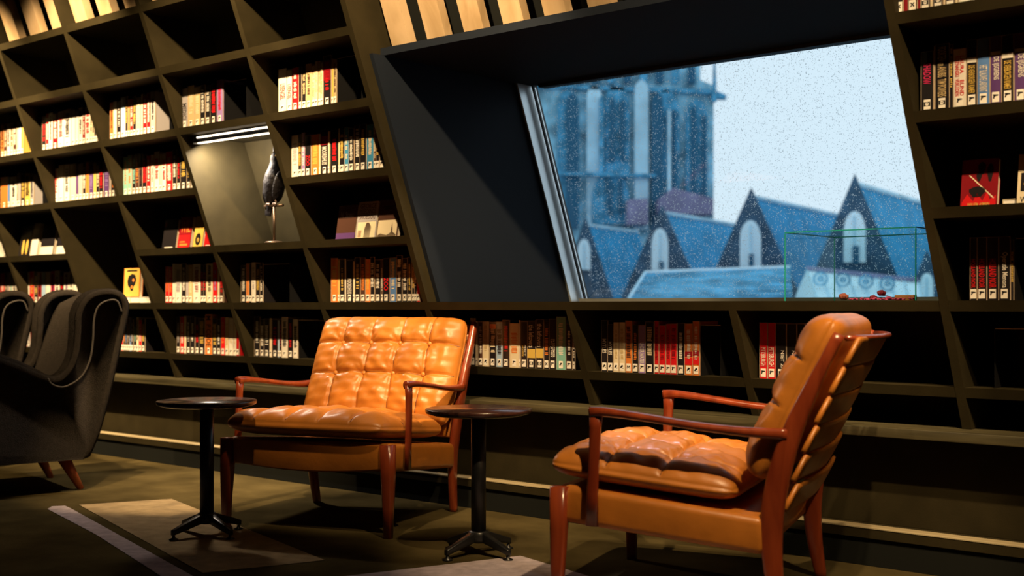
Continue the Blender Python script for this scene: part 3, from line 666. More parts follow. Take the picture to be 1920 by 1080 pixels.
# ------------------------------------------------------------------ crow niche
def at_wall(x, y, r, off):                    # world point on shelf r under photo column x
    v = vf(H+ZR[r])+off; return W(px_u(x, v), v, H+ZR[r]+TH+.0006)
cs = empty('perch_stand', at_wall(514, 455, 'E', .055), -PHI); tag(cs, 'small bronze perch stand with round base carrying the black crow', 'stand')
MB().lathe([(.052, 0), (.052, .004), (.040, .010), (.010, .014)], 24).build('base', M_BRONZE, cs, True)
MB().lathe([(.007, .012), (.007, .190)], 12).build('pole', M_BRONZE, cs, True)
MB().sweep([(-.078, 0, .196), (.072, 0, .196)], (.0075, .0075), (0, 0, 1)).build('perch_bar', M_BRONZE, cs, True)
cr = empty('crow', cs.location+Vector((0, 0, .2045)), -PHI); tag(cr, 'black crow figure perched with raised beak in the lit niche', 'bird')
def skin_body():
    ctrl = [((-.052, .01, -.045), .014, .010), ((-.046, .005, .0), .024, .016), ((-.030, 0, .055), .046, .036), ((-.012, 0, .105), .058, .048), ((.002, 0, .150), .054, .046), ((.010, 0, .190), .038, .036), ((.012, 0, .220), .029, .029), ((.012, -.002, .243), .027, .027), ((.013, -.004, .262), .018, .018), ((.014, -.006, .272), .006, .006)]
    pts = smooth_path([c[0] for c in ctrl], 4); sz = []
    n = len(ctrl)
    for i in range(len(pts)):
        f = i/4; a = min(int(f), n-2); t = f-a; sz.append((ctrl[a][1]*(1-t)+ctrl[a+1][1]*t, ctrl[a][2]*(1-t)+ctrl[a+1][2]*t))
    return MB().sweep(pts, sz, (1, 0, 0), 18, 2)
body = skin_body().build('body', M_CROW, cr, True)
MB().sweep([(.013, -.006, .255), (.014, -.012, .280), (.013, -.015, .305)], [(.011, .009), (.007, .006), (.0012, .001)], (1, 0, 0), 10, 2).build('beak', M_CROW, cr, True)
for sx in (-1, 1):
    MB().ball((.002+sx*.040-.008, .004, .09), (.018, .040, .088), 12, 10, Matrix.Rotation(R(14), 3, 'Y')).build('wing', M_CROW, cr, True)
    MB().ball((.012+sx*.022, -.014, .252), .0035, 8, 6).build('eye', mat('eye', (.5, .3, .1), .1), cr, True)
    b = MB().sweep([(sx*.022-.008, -.006, .045), (sx*.026-.004, -.010, .018), (sx*.028, -.006, .004)], (.0045, .0045), (1, 0, 0), 8, 2)
    for k in (-1, 0, 1): b.sweep([(sx*.028, -.006, .004), (sx*.028+k*.010, -.020, .004), (sx*.028+k*.012, -.022, -.008)], (.003, .003), (0, 0, 1), 6, 2)
    b.build('leg', mat('crow_leg', (.16, .11, .09), .4), cr, True)
MB().hexa([(-.080, .0, -.055), (-.038, .0, -.062), (-.038, .012, -.062), (-.080, .012, -.055), (-.066, -.004, .03), (-.026, -.004, .03), (-.026, .012, .03), (-.066, .012, .03)]).build('tail', M_CROW, cr, bevel=.004)

# lamp bar under the shelf above the crow
lz = H+ZR['C']-TH; lb = wall_empty('lamp_bar'); tag(lb, 'black linear lamp bar under the shelf above the crow niche', 'lamp')
lu0, lu1 = uu(DU[3], lz)+.06, uu(DU[4], lz)-.02; lv = vf(lz)+.055
MB().box(lu0, lu1, lv, lv+.016, lz-.040, lz-.004).build('housing', M_BLACK, lb)
M_TUBE = emit('lamp_tube', (1.0, .80, .56), 9.0)
MB().box(lu0+.01, lu1-.01, lv+.0165, lv+.030, lz-.044, lz-.034).build('tube', M_TUBE, lb)
MB().box(lu0+.03, lu1, lv-.0045, lv-.0005, lz-.019, lz-.012).build('light_slit', M_TUBE, lb)
MB().box(lu0-.018, lu0, lv-.004, lv+.03, lz-.046, lz-.001).build('end_cap', M_BLACK, lb)
al = bpy.data.lights.new('lamp_bar_light', 'AREA'); al.shape = 'RECTANGLE'; al.size = .30; al.size_y = .02; al.energy = 24; al.color = (1, .84, .66)
alo = bpy.data.objects.new('lamp_bar_light', al); C.objects.link(alo); alo.location = W(lu0+.17, lv+.045, lz-.05)
zz_ = -(Vector((0, 0, -1))*.9+Nn*.45).normalized(); alo.rotation_euler = Matrix((Un, zz_.cross(Un), zz_)).transposed().to_euler()

# ------------------------------------------------------------------ vitrine on the window sill
zs = H+TH+.0008
vit = wall_empty('glass_vitrine'); tag(vit, 'clear glass display case with teal edges on the window sill', 'display case')
vv0 = vf(zs)+.10; vu0, vu1 = px_u(1472, vv0), px_u(1717, vv0); vv1 = vv0+.42; vh = .262; g = .004
def slab(nm, x0, x1, y0, y1, z0, z1, m=M_VGLASS): return MB().box(x0, x1, y0, y1, z0, z1).build(nm, m, vit)
slab('pane', vu0+.004, vu1-.004, vv0, vv0+g, zs, zs+vh-.005); slab('pane', vu0+.004, vu1-.004, vv1-g, vv1, zs, zs+vh-.005)
slab('pane', vu0, vu0+g, vv0+.005, vv1-.005, zs, zs+vh-.005); slab('pane', vu1-g, vu1, vv0+.005, vv1-.005, zs, zs+vh-.005)
slab('pane', vu0, vu1, vv0, vv1, zs+vh-.0045, zs+vh)
for x in (vu0, vu1):
    for y in (vv0, vv1): slab('glass_edge', x-.002, x+.002, y-.002, y+.002, zs, zs+vh-.006, M_VEDGE)
slab('glass_edge', vu0, vu1, vv0-.002, vv0, zs+vh-.0045, zs+vh, M_VEDGE); slab('glass_edge', vu0, vu1, vv1, vv1+.002, zs+vh-.0045, zs+vh, M_VEDGE)
slab('glass_edge', vu0-.002, vu0, vv0, vv1, zs+vh-.0045, zs+vh, M_VEDGE); slab('glass_edge', vu1, vu1+.002, vv0, vv1, zs+vh-.0045, zs+vh, M_VEDGE)
rv = vv0+.10
def vx(x): return px_u(x, rv)
def rose(name, x, r, m, label, dz=0):
    ro = empty(name, W(vx(x), rv, zs+.0005+dz), -PHI); tag(ro, label, 'dried flower')
    rr = random.Random(int(x)); b = MB()
    for k in range(9):
        a = k*2.4; q_ = r*(.25+.07*k); b.ball((q_*.7*math.cos(a), q_*.7*math.sin(a), r*.95-.03*k*r), (r*.42, r*.42, r*.62), 7, 5, Matrix.Rotation(a, 3, 'Z') @ Matrix.Rotation(.25+.06*k, 3, 'Y'))
    b.build('petals', m, ro, True)
    MB().sweep([(0, 0, r*.35), (r*1.4, .01, r*.2)], (.0014, .0014), (0, 0, 1), 6, 2).build('stem', mat('dry_stem', (.12, .08, .03), .8), ro)
M_RD = mat('dry_rose', (.20, .004, .018), .7); M_RB = mat('dry_rose_brown', (.36, .08, .05), .8); M_RP = mat('dry_petal_pink', (.55, .06, .16), .7)
rose('dried_rose', 1581, .019, M_RB, 'large brownish dried rose at the left in the vitrine')
rose('dried_rose', 1637, .014, M_RD, 'small dark red dried rose left of the tall one in the vitrine')
rose('dried_rose', 1652, .017, M_RD, 'dark red dried rose raised highest in the vitrine', .014)
rose('dried_rose', 1666, .011, M_RP, 'small crimson dried rose touching the wooden block in the vitrine')
b = MB(); rr = random.Random(5)
for i in range(90):
    x = vx(1596+115*rr.random()); b.ball((x, rv-.03+.05*rr.random(), zs+.004+.006*rr.random()), (.003+.004*rr.random(), .004, .003), 6, 4)
pt = b.build('dried_petals', M_RP, None, True); pt.location = WORG; pt.rotation_euler = (0, 0, -PHI); tag(pt, 'scattered pink dried petals and buds in the vitrine', 'petals', kind='stuff')
wb = MB().box(0, vx(1707)-vx(1671), 0, .03, 0, .021).build('wooden_block', mat('orange_wood', (.55, .20, .06), .6), None, bevel=.001); wb.location = W(vx(1671), rv+.03, zs+.0005); wb.rotation_euler = (0, 0, -PHI)
tag(wb, 'small orange wooden block behind the dried roses in the vitrine', 'block')

# ------------------------------------------------------------------ leather easy chairs
def cushion(name, m, w_, l, t, parent, loc, rot, seams_x, seams_y, buttons, puff=.014, crown=.012, edge_drop=0.0, nx=150, ny=112, seed=0):
    """buttoned cushion: local x across, y along, z out of the tufted face"""
    rr = random.Random(seed)
    def dist(n):
        return [math.copysign(1-(1-abs(q_))**1.3, q_) for q_ in [-1+2*i/(n-1) for i in range(n)]]
    xs, ys = dist(nx), dist(ny)
    def prof(a, p=7.0): return max(0.0, 1-abs(a)**p)**.42
    cx = [-1]+seams_x+[1]; cy = [-1]+seams_y+[1]
    ph = [(rr.uniform(.2, .5)*40, rr.uniform(0, 6.3), rr.uniform(0, 3.14)) for _ in range(7)]
    def cell(a, cs_):
        for i in range(len(cs_)-1):
            if a <= cs_[i+1]: return (a-cs_[i])/(cs_[i+1]-cs_[i])
        return 1.0
    def top(a, b):
        e = prof(a)*prof(b); fx, fy = cell(a, cx), cell(b, cy)
        s_ = (max(0, math.sin(math.pi*fx))*max(0, math.sin(math.pi*fy)))**.45
        z = t/2*e + (crown*(1-a*a)*(1-b*b)) + puff*s_*e
        for sx in seams_x: z -= .010*math.exp(-((a-sx+.010*math.sin(5*b+9*sx))*w_/2/.0062)**2)*e
        for sy in seams_y: z -= .010*math.exp(-((b-sy+.012*math.sin(5*a+7*sy))*l/2/.0062)**2)*e
        for (bx, by) in buttons:
            r = math.hypot((a-bx)*w_/2, (b-by)*l/2); z -= .015*math.exp(-(r/.026)**2)
            an = math.atan2((b-by)*l, (a-bx)*w_); z += .0022*math.sin(an*9+bx*7)*math.exp(-((r-.035)/.02)**2)
        for (k_, p_, th) in ph: z += .0013*math.sin(k_*(a*math.cos(th)+b*math.sin(th))*2+p_+2*math.sin(3*a+2*b))*e
        return z
    def rnd_xy(a, b):                          # slightly rounded plan outline
        k_ = 1-.018*(abs(a)**8)*(abs(b)**8)*3
        return a*w_/2*k_, b*l/2*k_
    vs = []; fs = []
    for b in ys:
        for a in xs:
            x, y = rnd_xy(a, b); vs.append((x, y, top(a, b)))
    o = len(vs)
    for b in ys:
        for a in xs:
            x, y = rnd_xy(a, b); vs.append((x, y, -t/2*prof(a)*prof(b)-edge_drop))
    for j in range(ny-1):
        for i in range(nx-1):
            k_ = j*nx+i; fs.append((k_, k_+1, k_+nx+1, k_+nx)); fs.append((o+k_, o+k_+nx, o+k_+nx+1, o+k_+1))
    ring = [i for i in range(nx)]+[j*nx+nx-1 for j in range(1, ny)]+[(ny-1)*nx+i for i in range(nx-2, -1, -1)]+[j*nx for j in range(ny-2, 0, -1)]
    for i in range(len(ring)):
        a, b = ring[i], ring[(i+1) % len(ring)]; fs.append((a, o+a, o+b, b))
    me = fixn(mesh(name, vs, fs, m, True)); c = link(name, me, parent, loc, rot)
    # stitched seams drawn as thin sunk cords, and the buttons
    sb = MB()
    for sx in seams_x: sb.sweep([(*rnd_xy(sx-.010*math.sin(5*b+9*sx), b), top(sx-.010*math.sin(5*b+9*sx), b)+.0004) for b in ys[4:-4]], (.0019, .0014), (1, 0, 0), 6, 2)
    for sy in seams_y: sb.sweep([(*rnd_xy(a, sy-.012*math.sin(5*a+7*sy)), top(a, sy-.012*math.sin(5*a+7*sy))+.0004) for a in xs[4:-4]], (.0019, .0014), (0, 1, 0), 6, 2)
    seam = sb.build('seam', M_SEAM, c, True); seam['kind'] = 'stuff'
    pb = MB()
    pb.sweep([(x*.985, y*.985, t*.40) for x, y in [rnd_xy(a, -1) for a in xs]], (.0028, .0028), (0, 0, 1), 6, 2)
    for (bx, by) in buttons:
        x, y = rnd_xy(bx, by); z = top(bx, by)+.012
        MB().lathe([(.0095, -.004), (.0112, .002), (.0095, .006), (.0055, .0088), (.001, .0098)], 16, (x, y, z)).build('button', M_BUTTON, c, True)
    return c
def leather_chair(name, loc, rz, label, lift=0.0):
    root = empty(name, loc, rz); tag(root, label, 'chair')
    # front legs
    for sx in (-1, 1):
        b = MB(); b.sweep([(sx*.385, .335, 0), (sx*.385, .335, .12), (sx*.383, .332, .24), (sx*.380, .330, .372)], [(.0165, .0165), (.021, .021), (.026, .026), (.029, .029)], (1, 0, 0), 14, 4)
        b.build('leg', M_TEAK, root, True)
    # rear posts: one sweep from the floor to the top of the back
    for sx in (-1, 1):
        pts = smooth_path([(sx*.356, -.352, 0), (sx*.362, -.328, .13), (sx*.368, -.320, .26), (sx*.380, -.335, .40), (sx*.387, -.380, .56), (sx*.389, -.445, .71), (sx*.388, -.515, .85)], 5)
        n = len(pts); sz = [(.0165, .018+.016*math.sin(math.pi*min(1, (i/n)*1.15))) for i in range(n)]; sz[-1] = (.012, .016)
        MB().sweep(pts, sz, (1, 0, 0), 14, 3).build('rear_post', M_TEAK, root, True)
    # arms with their front posts
    for sx in (-1, 1):
        ob = MB()
        ob.sweep([(sx*.412, .215, .262), (sx*.412, .213, .36), (sx*.412, .208, .46), (sx*.411, .204, .56), (sx*.408, .202, .604)], [(.010, .020), (.011, .0175), (.0115, .0165), (.012, .018), (.013, .021)], (1, 0, 0), 14, 3)
        ob.build('arm_post', M_TEAK, root, True)
        pts = smooth_path([(sx*.408, .222, .606), (sx*.408, .17, .609), (sx*.406, .05, .597), (sx*.402, -.10, .578), (sx*.396, -.25, .565), (sx*.392, -.37, .562)], 5)
        n = len(pts); sz = []
        for i in range(n):
            t = i/(n-1); sz.append((.015+.013*math.sin(math.pi*min(1, t*1.1))**1.2, .0175-.006*math.sin(math.pi*t)))
        MB().sweep(pts, sz, (1, 0, 0), 14, 2.6).build('armrest', M_TEAK, root, True)
    # leather wrapped seat frame, sloping to the rear
    fr = MB()
    def wedge(x0, x1, y0, y1, zt0, zt1, zb0, zb1): fr.hexa([(x0, y0, zb0), (x1, y0, zb0), (x1, y1, zb1), (x0, y1, zb1), (x0, y0, zt0), (x1, y0, zt0), (x1, y1, zt1), (x0, y1, zt1)])
    wedge(-.388, .388, -.30, .322, .315, .378, .205, .262)
    fr.build('seat_frame', M_LEATHER, root, bevel=.022, seg=4)
    # front apron hangs with a soft belly
    ap_ = MB(); N = 20; vs = []; 
    for i in range(N+1):
        x = -.352+.704*i/N; sag = .022*(1-(2*i/N-1)**2)
        vs.append((x, .336, .262-sag+.008)); vs.append((x, .342, .372)); vs.append((x, .31, .372)); vs.append((x, .31, .262-sag+.008))
    fs = [(0, 1, 2, 3), tuple(reversed((4*N, 4*N+1, 4*N+2, 4*N+3)))]
    for i in range(N):
        for k_ in range(4): fs.append((4*i+k_, 4*i+(k_+1) % 4, 4*(i+1)+(k_+1) % 4, 4*(i+1)+k_))
    ap_.add(vs, fs); ap_.build('front_apron', M_LEATHER, root, bevel=.008, seg=3)
    # straps across the back
    for k_, (y, z) in enumerate([(-.540, .80), (-.498, .715), (-.458, .63), (-.422, .545), (-.392, .46), (-.368, .375)]):
        b = MB(); N = 14; pts = []
        for i in range(N+1):
            t = i/N; x = -.368+.736*t; bow = .022*math.sin(math.pi*t)
            pts.append((x, y-.006-bow, z))
        b.sweep(pts, (.047, .008), (0, -.46, .9), 12, 4); b.build('back_strap', M_LEATHER, root, True)
    MB().sweep([(-.36+.72*i/14, -.53-.075*math.sin(math.pi*i/14)**.6, .838) for i in range(15)], (.008, .008), (0, 0, 1), 10, 2).build('top_rail', M_TEAK, root, True)
    sx5 = [-.60, -.20, .20, .60]
    bt = [(x, y) for x in sx5 for y in (-.20, .42)]
    cushion('seat_cushion', M_LEATHER, .765, .60, .092, root, (0, .078, .412), (R(5.5), 0, 0), sx5, [-.22, .35], [(x, y) for x in sx5 for y in (-.22, .35)], puff=.020, crown=.022, seed=int(rz*10)+3)
    bc = cushion('back_cushion', M_LEATHER, .755, .53, .112+lift*.4, root, (0, -.362-lift*.7, .632+lift), (R(90-26), 0, math.pi), sx5, [-.14, .44], [(x, y) for x in sx5 for y in (-.14, .44)], puff=.016, crown=.014, seed=int(rz*10)+5)
    return root
# facing direction f -> rotation z so that local +y points along f
def facing(fx, fy): return math.atan2(fy, fx)-math.pi/2
leather_chair('leather_armchair', (-.726, 5.36, 0), facing(-.375, -.927), 'cognac leather easy chair facing the room between the two side tables')
leather_chair('leather_armchair', (.600, 4.02, 0), facing(-.922, .387), 'cognac leather easy chair turned sideways in the right foreground', .028)

# ------------------------------------------------------------------ side tables
def side_table(loc, rz, label):
    t = empty('side_table', loc, rz); tag(t, label, 'table', 'round dark side tables beside the front-facing leather chair')
    MB().lathe([(.170, .522), (.196, .530), (.200, .537), (.200, .543), (.198, .546)], 56).build('table_top', M_TABLE, t, True, bevel=0)
    MB().lathe([(.045, .5155), (.06, .5215)], 24).build('mounting_plate', M_BLACK, t, True)
    MB().lathe([(.028, .075), (.028, .515)], 28).build('pole', M_BLACK, t, True)
    MB().lathe([(.036, .048), (.040, .055), (.040, .082), (.034, .09)], 28).build('hub', M_BLACK, t, True)
    for k_ in range(4):
        a = k_*math.pi/2; c, s_ = math.cos(a), math.sin(a)
        lg = MB().hexa([(.03, -.016, .050), (.165, -.010, .018), (.165, .010, .018), (.03, .016, .050), (.03, -.016, .088), (.165, -.010, .040), (.165, .010, .040), (.03, .016, .088)])
        lo = lg.build('foot', M_BLACK, t, bevel=.004); lo.rotation_euler = (0, 0, a)
        MB().lathe([(.019, .0), (.019, .005), (.007, .010), (.006, .0185)], 16, (.156, 0, 0)).build('glide', M_BLACK, lo, True)
    return t
side_table((-1.240, 4.985, 0), R(-41), 'round dark side table left of the front-facing leather chair')
side_table((-.125, 4.590, 0), R(-45), 'round dark side table right of the front-facing leather chair')

# ------------------------------------------------------------------ grey wing chairs
def wing_chair(loc, rz, label):
    t = empty('wing_chair', loc, rz); t.scale = (.93, 1, 1); tag(t, label, 'armchair', None)
    side = [(-.27, .165), (-.33, .30), (-.385, .50), (-.435, .72), (-.475, .90), (-.47, .955), (-.43, .985), (-.36, .985), (-.30, .955), (-.265, .89), (-.26, .80), (-.25, .70), (-.215, .61), (-.15, .555),
            (-.06, .575), (.08, .635), (.24, .69), (.38, .705), (.43, .67), (.44, .58), (.425, .165)]
    # outline densified, then a pillow-like side with rolled edges
    cur = smooth_path([(0, a, b) for a, b in side]+[(0, *side[0])], 4)[:-1]
    P = [(p.y, p.z) for p in cur]; n = len(P); cen = (0.0, .40)
    for sx in (-1, 1):
        vs = []; fs = []; layers = [(-.045, .035), (-.058, .012), (-.06, -.0), (-.045, 0.0), (.0, 0.0), (.045, 0.0), (.06, -.0), (.058, .012), (.045, .035)]
        # inset each loop along its own normal
        def inset(d):
            out = []
            for i in range(n):
                a = Vector(P[i-1]); b = Vector(P[(i+1) % n]); tn = (b-a); nm = Vector((tn.y, -tn.x)).normalized()
                out.append((P[i][0]-nm.x*d*(-1), P[i][1]-nm.y*d*(-1)))
            return out
        sgn = 1
        area = sum(P[i][0]*P[(i+1) % n][1]-P[(i+1) % n][0]*P[i][1] for i in range(n))
        prof_ = [(-.050, .030), (-.058, .018), (-.062, .006), (-.060, -.002), (-.03, -.010), (0, -.013), (.03, -.010), (.060, -.002), (.062, .006), (.058, .018), (.050, .030)]
        for (dx, ins) in prof_:
            q_ = inset(ins if area > 0 else -ins)
            if area > 0: q_ = inset(-ins)
            for a, b in q_: vs.append((sx*.345+dx, a, max(b, .165)))
        L_ = len(prof_)
        for j in range(L_-1):
            for i in range(n): fs.append((j*n+i, j*n+(i+1) % n, (j+1)*n+(i+1) % n, (j+1)*n+i))
        fs.append(tuple(range(n))); fs.append(tuple((L_-1)*n+i for i in range(n)))
        MB().add(vs, fs).build('side_panel', M_FELT, t, True)
        # piping runs round the outer face
        off = Vector((sx*(.345+.060), 0, 0))
        wpts = [(-.465, .90), (-.44, .955), (-.39, .955), (-.345, .925), (-.325, .86), (-.32, .76), (-.305, .66), (-.26, .575), (-.18, .53), (-.12, .545), (-.10, .575)]
        MB().sweep(smooth_path([(sx*.407, a, b) for a, b in wpts], 5), (.005, .005), (1, 0, 0), 8, 2).build('piping', M_PIPE, t, True)
        MB().sweep(smooth_path([(sx*.345, -.115, .548), (sx*.350, -.02, .606), (sx*.355, .12, .668), (sx*.355, .26, .715), (sx*.355, .37, .728), (sx*.352, .425, .68)], 6), [( .040, .032)]*31, (1, 0, 0), 16, 2).build('armrest', M_FELT, t, True)
    # backrest: padded, curved
    nb, mb = 22, 16; vs = []; fs = []
    def bk(u_, v_, th): 
        x = -.29+.58*u_; z = .40+.58*v_; y = -.235-.155*v_-.03*v_*v_; y += -.05*math.sin(math.pi*u_)*.8
        z += .022*math.sin(math.pi*u_)*(v_**3); pf = (max(0, 1-abs(2*v_-1)**6))**.4
        return (x, y+th*pf, z)
    for th in (.075, -.065):
        for j in range(mb+1):
            for i in range(nb+1): vs.append(bk(i/nb, j/mb, th))
    o = (nb+1)*(mb+1)
    for j in range(mb):
        for i in range(nb):
            k_ = j*(nb+1)+i; fs += [(k_, k_+1, k_+nb+2, k_+nb+1), (o+k_, o+k_+nb+1, o+k_+nb+2, o+k_+1)]
    for i in range(nb): fs += [(i, o+i, o+i+1, i+1), (mb*(nb+1)+i, mb*(nb+1)+i+1, o+mb*(nb+1)+i+1, o+mb*(nb+1)+i)]
    for j in range(mb): fs += [(j*(nb+1), (j+1)*(nb+1), o+(j+1)*(nb+1), o+j*(nb+1)), (j*(nb+1)+nb, o+j*(nb+1)+nb, o+(j+1)*(nb+1)+nb, (j+1)*(nb+1)+nb)]
    MB().add(vs, fs).build('backrest', M_FELT, t, True)
    MB().hexa([(-.284, -.33, .17), (.284, -.33, .17), (.284, .40, .17), (-.284, .40, .17), (-.284, -.36, .33), (.284, -.36, .33), (.284, .42, .33), (-.284, .42, .33)]).build('seat_base', M_FELT, t, bevel=.02, seg=3)
    MB().box(-.282, .282, -.22, .44, .332, .455).build('seat_cushion', M_FELT, t, bevel=.045, seg=5)
    MB().hexa([(-.29, -.285, .17), (.29, -.285, .17), (.29, -.25, .17), (-.29, -.25, .17), (-.29, -.405, .55), (.29, -.405, .55), (.29, -.33, .55), (-.29, -.33, .55)]).build('back_panel', M_FELT, t, bevel=.01)
    for sx in (-1, 1):
        MB().sweep([(sx*.25, -.215, .17), (sx*.275, -.30, .0)], [(.033, .033), (.016, .016)], (1, 0, 0), 16, 2).build('leg', M_WLEG, t, True)
        MB().sweep([(sx*.27, .33, .17), (sx*.30, .39, .0)], [(.033, .033), (.016, .016)], (1, 0, 0), 16, 2).build('leg', M_WLEG, t, True)
    return t
wing_chair((-2.58, 6.25, 0), facing(-.80, -.60), 'charcoal wool wing chair with orange wooden legs in the left foreground')
wing_chair((-3.40, 7.12, 0), facing(-.80, -.60), 'charcoal wool wing chair behind, cut by the left photo edge')

# ------------------------------------------------------------------ outside: church and roofs in the rain
def ext(name): return name
def E3(px, py, Y): return Vector(((px-960)/FPX*Y, Y, H+(Y0-py)/FPX*Y))
X_ROOF = mat('wet_hazed_slate', (.024, .28, .52), .85, vary=(.8, .25)); X_GABLE = mat('dark_gable_brick', (.034, .088, .150), .9, vary=(1.5, .4))  # cyan haze is mixed into these exterior colours
X_STONE = mat('pale_hazed_stone', (.24, .50, .66), .9, vary=(.9, .6)); X_LIGHT = mat('pale_stone_trim', (.45, .70, .84), .85, vary=(.6, .2))
X_DARK = mat('shadow_opening', (.016, .11, .20), .9); X_WHITE = mat('white_stone', (.75, .92, 1.0), .8); X_MID = mat('mid_hazed_stone', (.07, .31, .50), .9, vary=(1.6, .45))
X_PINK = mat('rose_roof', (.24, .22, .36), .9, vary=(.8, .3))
GZ = -11.0
gr = MB().box(-60, 90, 12, 160, GZ-.5, GZ).build('exterior_ground', mat('wet_ground', (.05, .07, .08), .8)); gr['kind'] = 'structure'
def solid(name, pts, Y, m, parent, dirv, dist):
    """outline traced at distance Y, given real depth along dirv"""
    P = [E3(x, y, Y) for x, y in pts]; n = len(P); d = Vector(dirv).normalized()*dist
    vs = P+[p+d for p in P]; fs = [tuple(range(n)), tuple(range(n, 2*n))[::-1]]+[(i, n+i, n+(i+1) % n, (i+1) % n) for i in range(n)]
    return MB().add(vs, fs).build(name, m, parent)
RD = (.70, 1.0, 0); GD = Vector((1, -.42, 0)).normalized()     # ridge direction, gable face direction
def gable(px, py, Y, wl, wr, base, label, roof_len, win, door=None, drop=.19):
    g_ = empty('gabled_chapel', (E3(px, base, Y).x, Y, GZ)); tag(g_, label, 'building', None)
    inv = Matrix.Translation(g_.location).inverted()
    def put(o): o.parent = g_; o.matrix_parent_inverse = inv; return o
    top = E3(px, py, Y); L_ = E3(px-wl, base, Y); Rr = E3(px+wr, base, Y)
    d = Vector((.70, 1, -.02)).normalized()*roof_len
    zb = GZ
    pts = [top, L_, Vector((L_.x, L_.y, zb)), Vector((Rr.x, Rr.y, zb)), Rr]
    back = Vector((.3, 1, 0)).normalized()*.55; n = 5
    fs = [tuple(range(n)), tuple(range(n, 2*n))[::-1]]+[(i, n+i, n+(i+1) % n, (i+1) % n) for i in range(n)]
    put(MB().add(pts+[p+back for p in pts], fs).build('gable_wall', X_GABLE, None))
    lo = Vector((0, 0, -.35))
    q_ = [p+back*1.02+lo for p in (top, L_, Rr)]; zz = [Vector((p.x, p.y, zb)) for p in q_[1:]]
    vs = [q_[0], q_[1], q_[2], q_[0]+d, q_[1]+d, q_[2]+d]
    put(MB().add(vs, [(0, 1, 2), (3, 5, 4), (0, 3, 4, 1), (0, 2, 5, 3), (1, 4, 5, 2)]).build('roof', X_ROOF, None))
    rc = MB().sweep([q_[0]+Vector((0, 0, .02)), q_[0]+d+Vector((0, 0, .02))], (.10, .10), (0, 0, 1), 8, 3); put(rc.build('ridge_cap', X_LIGHT, None))
    if win:
        x0, x1, y0, y1 = win; N = 8; pl = [(x0, y1), (x1, y1)]; sp = y0+(y1-y0)*.42; cxm = (x0+x1)/2; hw = (x1-x0)/2
        for i in range(N+1): t = i/N; pl.append((x1-hw*(1-math.cos(t*math.pi/2)), sp-(sp-y0)*math.sin(t*math.pi/2)))
        for i in range(N, -1, -1): t = i/N; pl.append((x0+hw*(1-math.cos(t*math.pi/2)), sp-(sp-y0)*math.sin(t*math.pi/2)))
        P = [E3(a, b, Y-.12) for a, b in pl]; n = len(P); dd = Vector((0, .2, 0))
        put(MB().add(P+[p+dd for p in P], [tuple(range(n)), tuple(range(n, 2*n))[::-1]]+[(i, n+i, n+(i+1) % n, (i+1) % n) for i in range(n)]).build('window', X_WHITE, None))
        put(solid('mullion', [(cxm-1.2, y1), (cxm+1.2, y1), (cxm+1.2, y0+8), (cxm-1.2, y0+8)], Y-.2, X_LIGHT, None, (0, 1, 0), .08))
    if door: 
        a, b, c, d2 = door; put(solid('opening', [(a, d2), (b, d2), (b, c), (a, c)], Y-.22, X_DARK, None, (0, 1, 0), .1))
    return g_
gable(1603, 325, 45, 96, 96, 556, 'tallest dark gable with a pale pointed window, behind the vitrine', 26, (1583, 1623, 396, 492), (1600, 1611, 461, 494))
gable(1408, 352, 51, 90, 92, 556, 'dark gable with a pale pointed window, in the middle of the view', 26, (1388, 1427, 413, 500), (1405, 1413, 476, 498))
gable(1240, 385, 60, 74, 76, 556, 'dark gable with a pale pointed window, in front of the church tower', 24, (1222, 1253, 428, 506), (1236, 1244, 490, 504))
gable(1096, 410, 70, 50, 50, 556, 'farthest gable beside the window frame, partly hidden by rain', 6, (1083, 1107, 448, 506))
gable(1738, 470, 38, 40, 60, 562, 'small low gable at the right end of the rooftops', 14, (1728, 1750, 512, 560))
# slate roof and glazed roof in front
fr_ = empty('slate_roof_building', (E3(1330, 540, 40).x, 40, GZ)); tag(fr_, 'long low slate roof with pale ridge in front of the gables', 'building'); inv = Matrix.Translation(fr_.location).inverted()
def put(o, par): o.parent = par; o.matrix_parent_inverse = Matrix.Translation(par.location).inverted(); return o
A = [E3(1210, 511, 42), E3(1482, 501, 41), E3(1486, 562, 38), E3(1178, 562, 38)]
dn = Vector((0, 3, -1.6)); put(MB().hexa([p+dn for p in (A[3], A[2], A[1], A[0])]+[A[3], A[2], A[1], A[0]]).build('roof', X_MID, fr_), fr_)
put(MB().sweep([A[0], A[1]], (.06, .06), (0, 0, 1), 8, 3).build('ridge_cap', X_WHITE, fr_), fr_)
put(MB().sweep([A[0]+Vector((0, -.05, 0)), A[3]+Vector((0, -.05, 0))], (.05, .05), (0, 0, 1), 8, 3).build('verge', X_LIGHT, fr_), fr_)
for k_ in range(7):
    t = (k_+.6)/7.4; a = A[0].lerp(A[3], t)+Vector((0, -.03, .02)); b_ = A[1].lerp(A[2], t)+Vector((0, -.03, .02))
    put(MB().sweep([a, b_], (.018, .03), (0, 0, 1), 6, 3).build('slate_course', X_DARK if k_ % 2 else X_MID, fr_), fr_)
put(solid('wall', [(1178, 562), (1486, 562), (1486, 900), (1178, 900)], 38.1, X_MID, fr_, (0, 1, 0), 3), fr_)
wr_ = empty('glazed_roof_building', (E3(1610, 540, 36).x, 36, GZ)); tag(wr_, 'pale striped roof with four dark eight-sided hatches behind the vitrine', 'building')
A = [E3(1512, 507, 37), E3(1722, 530, 36), E3(1728, 562, 34), E3(1532, 562, 34)]
put(MB().hexa([p+dn for p in (A[3], A[2], A[1], A[0])]+[A[3], A[2], A[1], A[0]]).build('roof', X_WHITE, wr_), wr_)
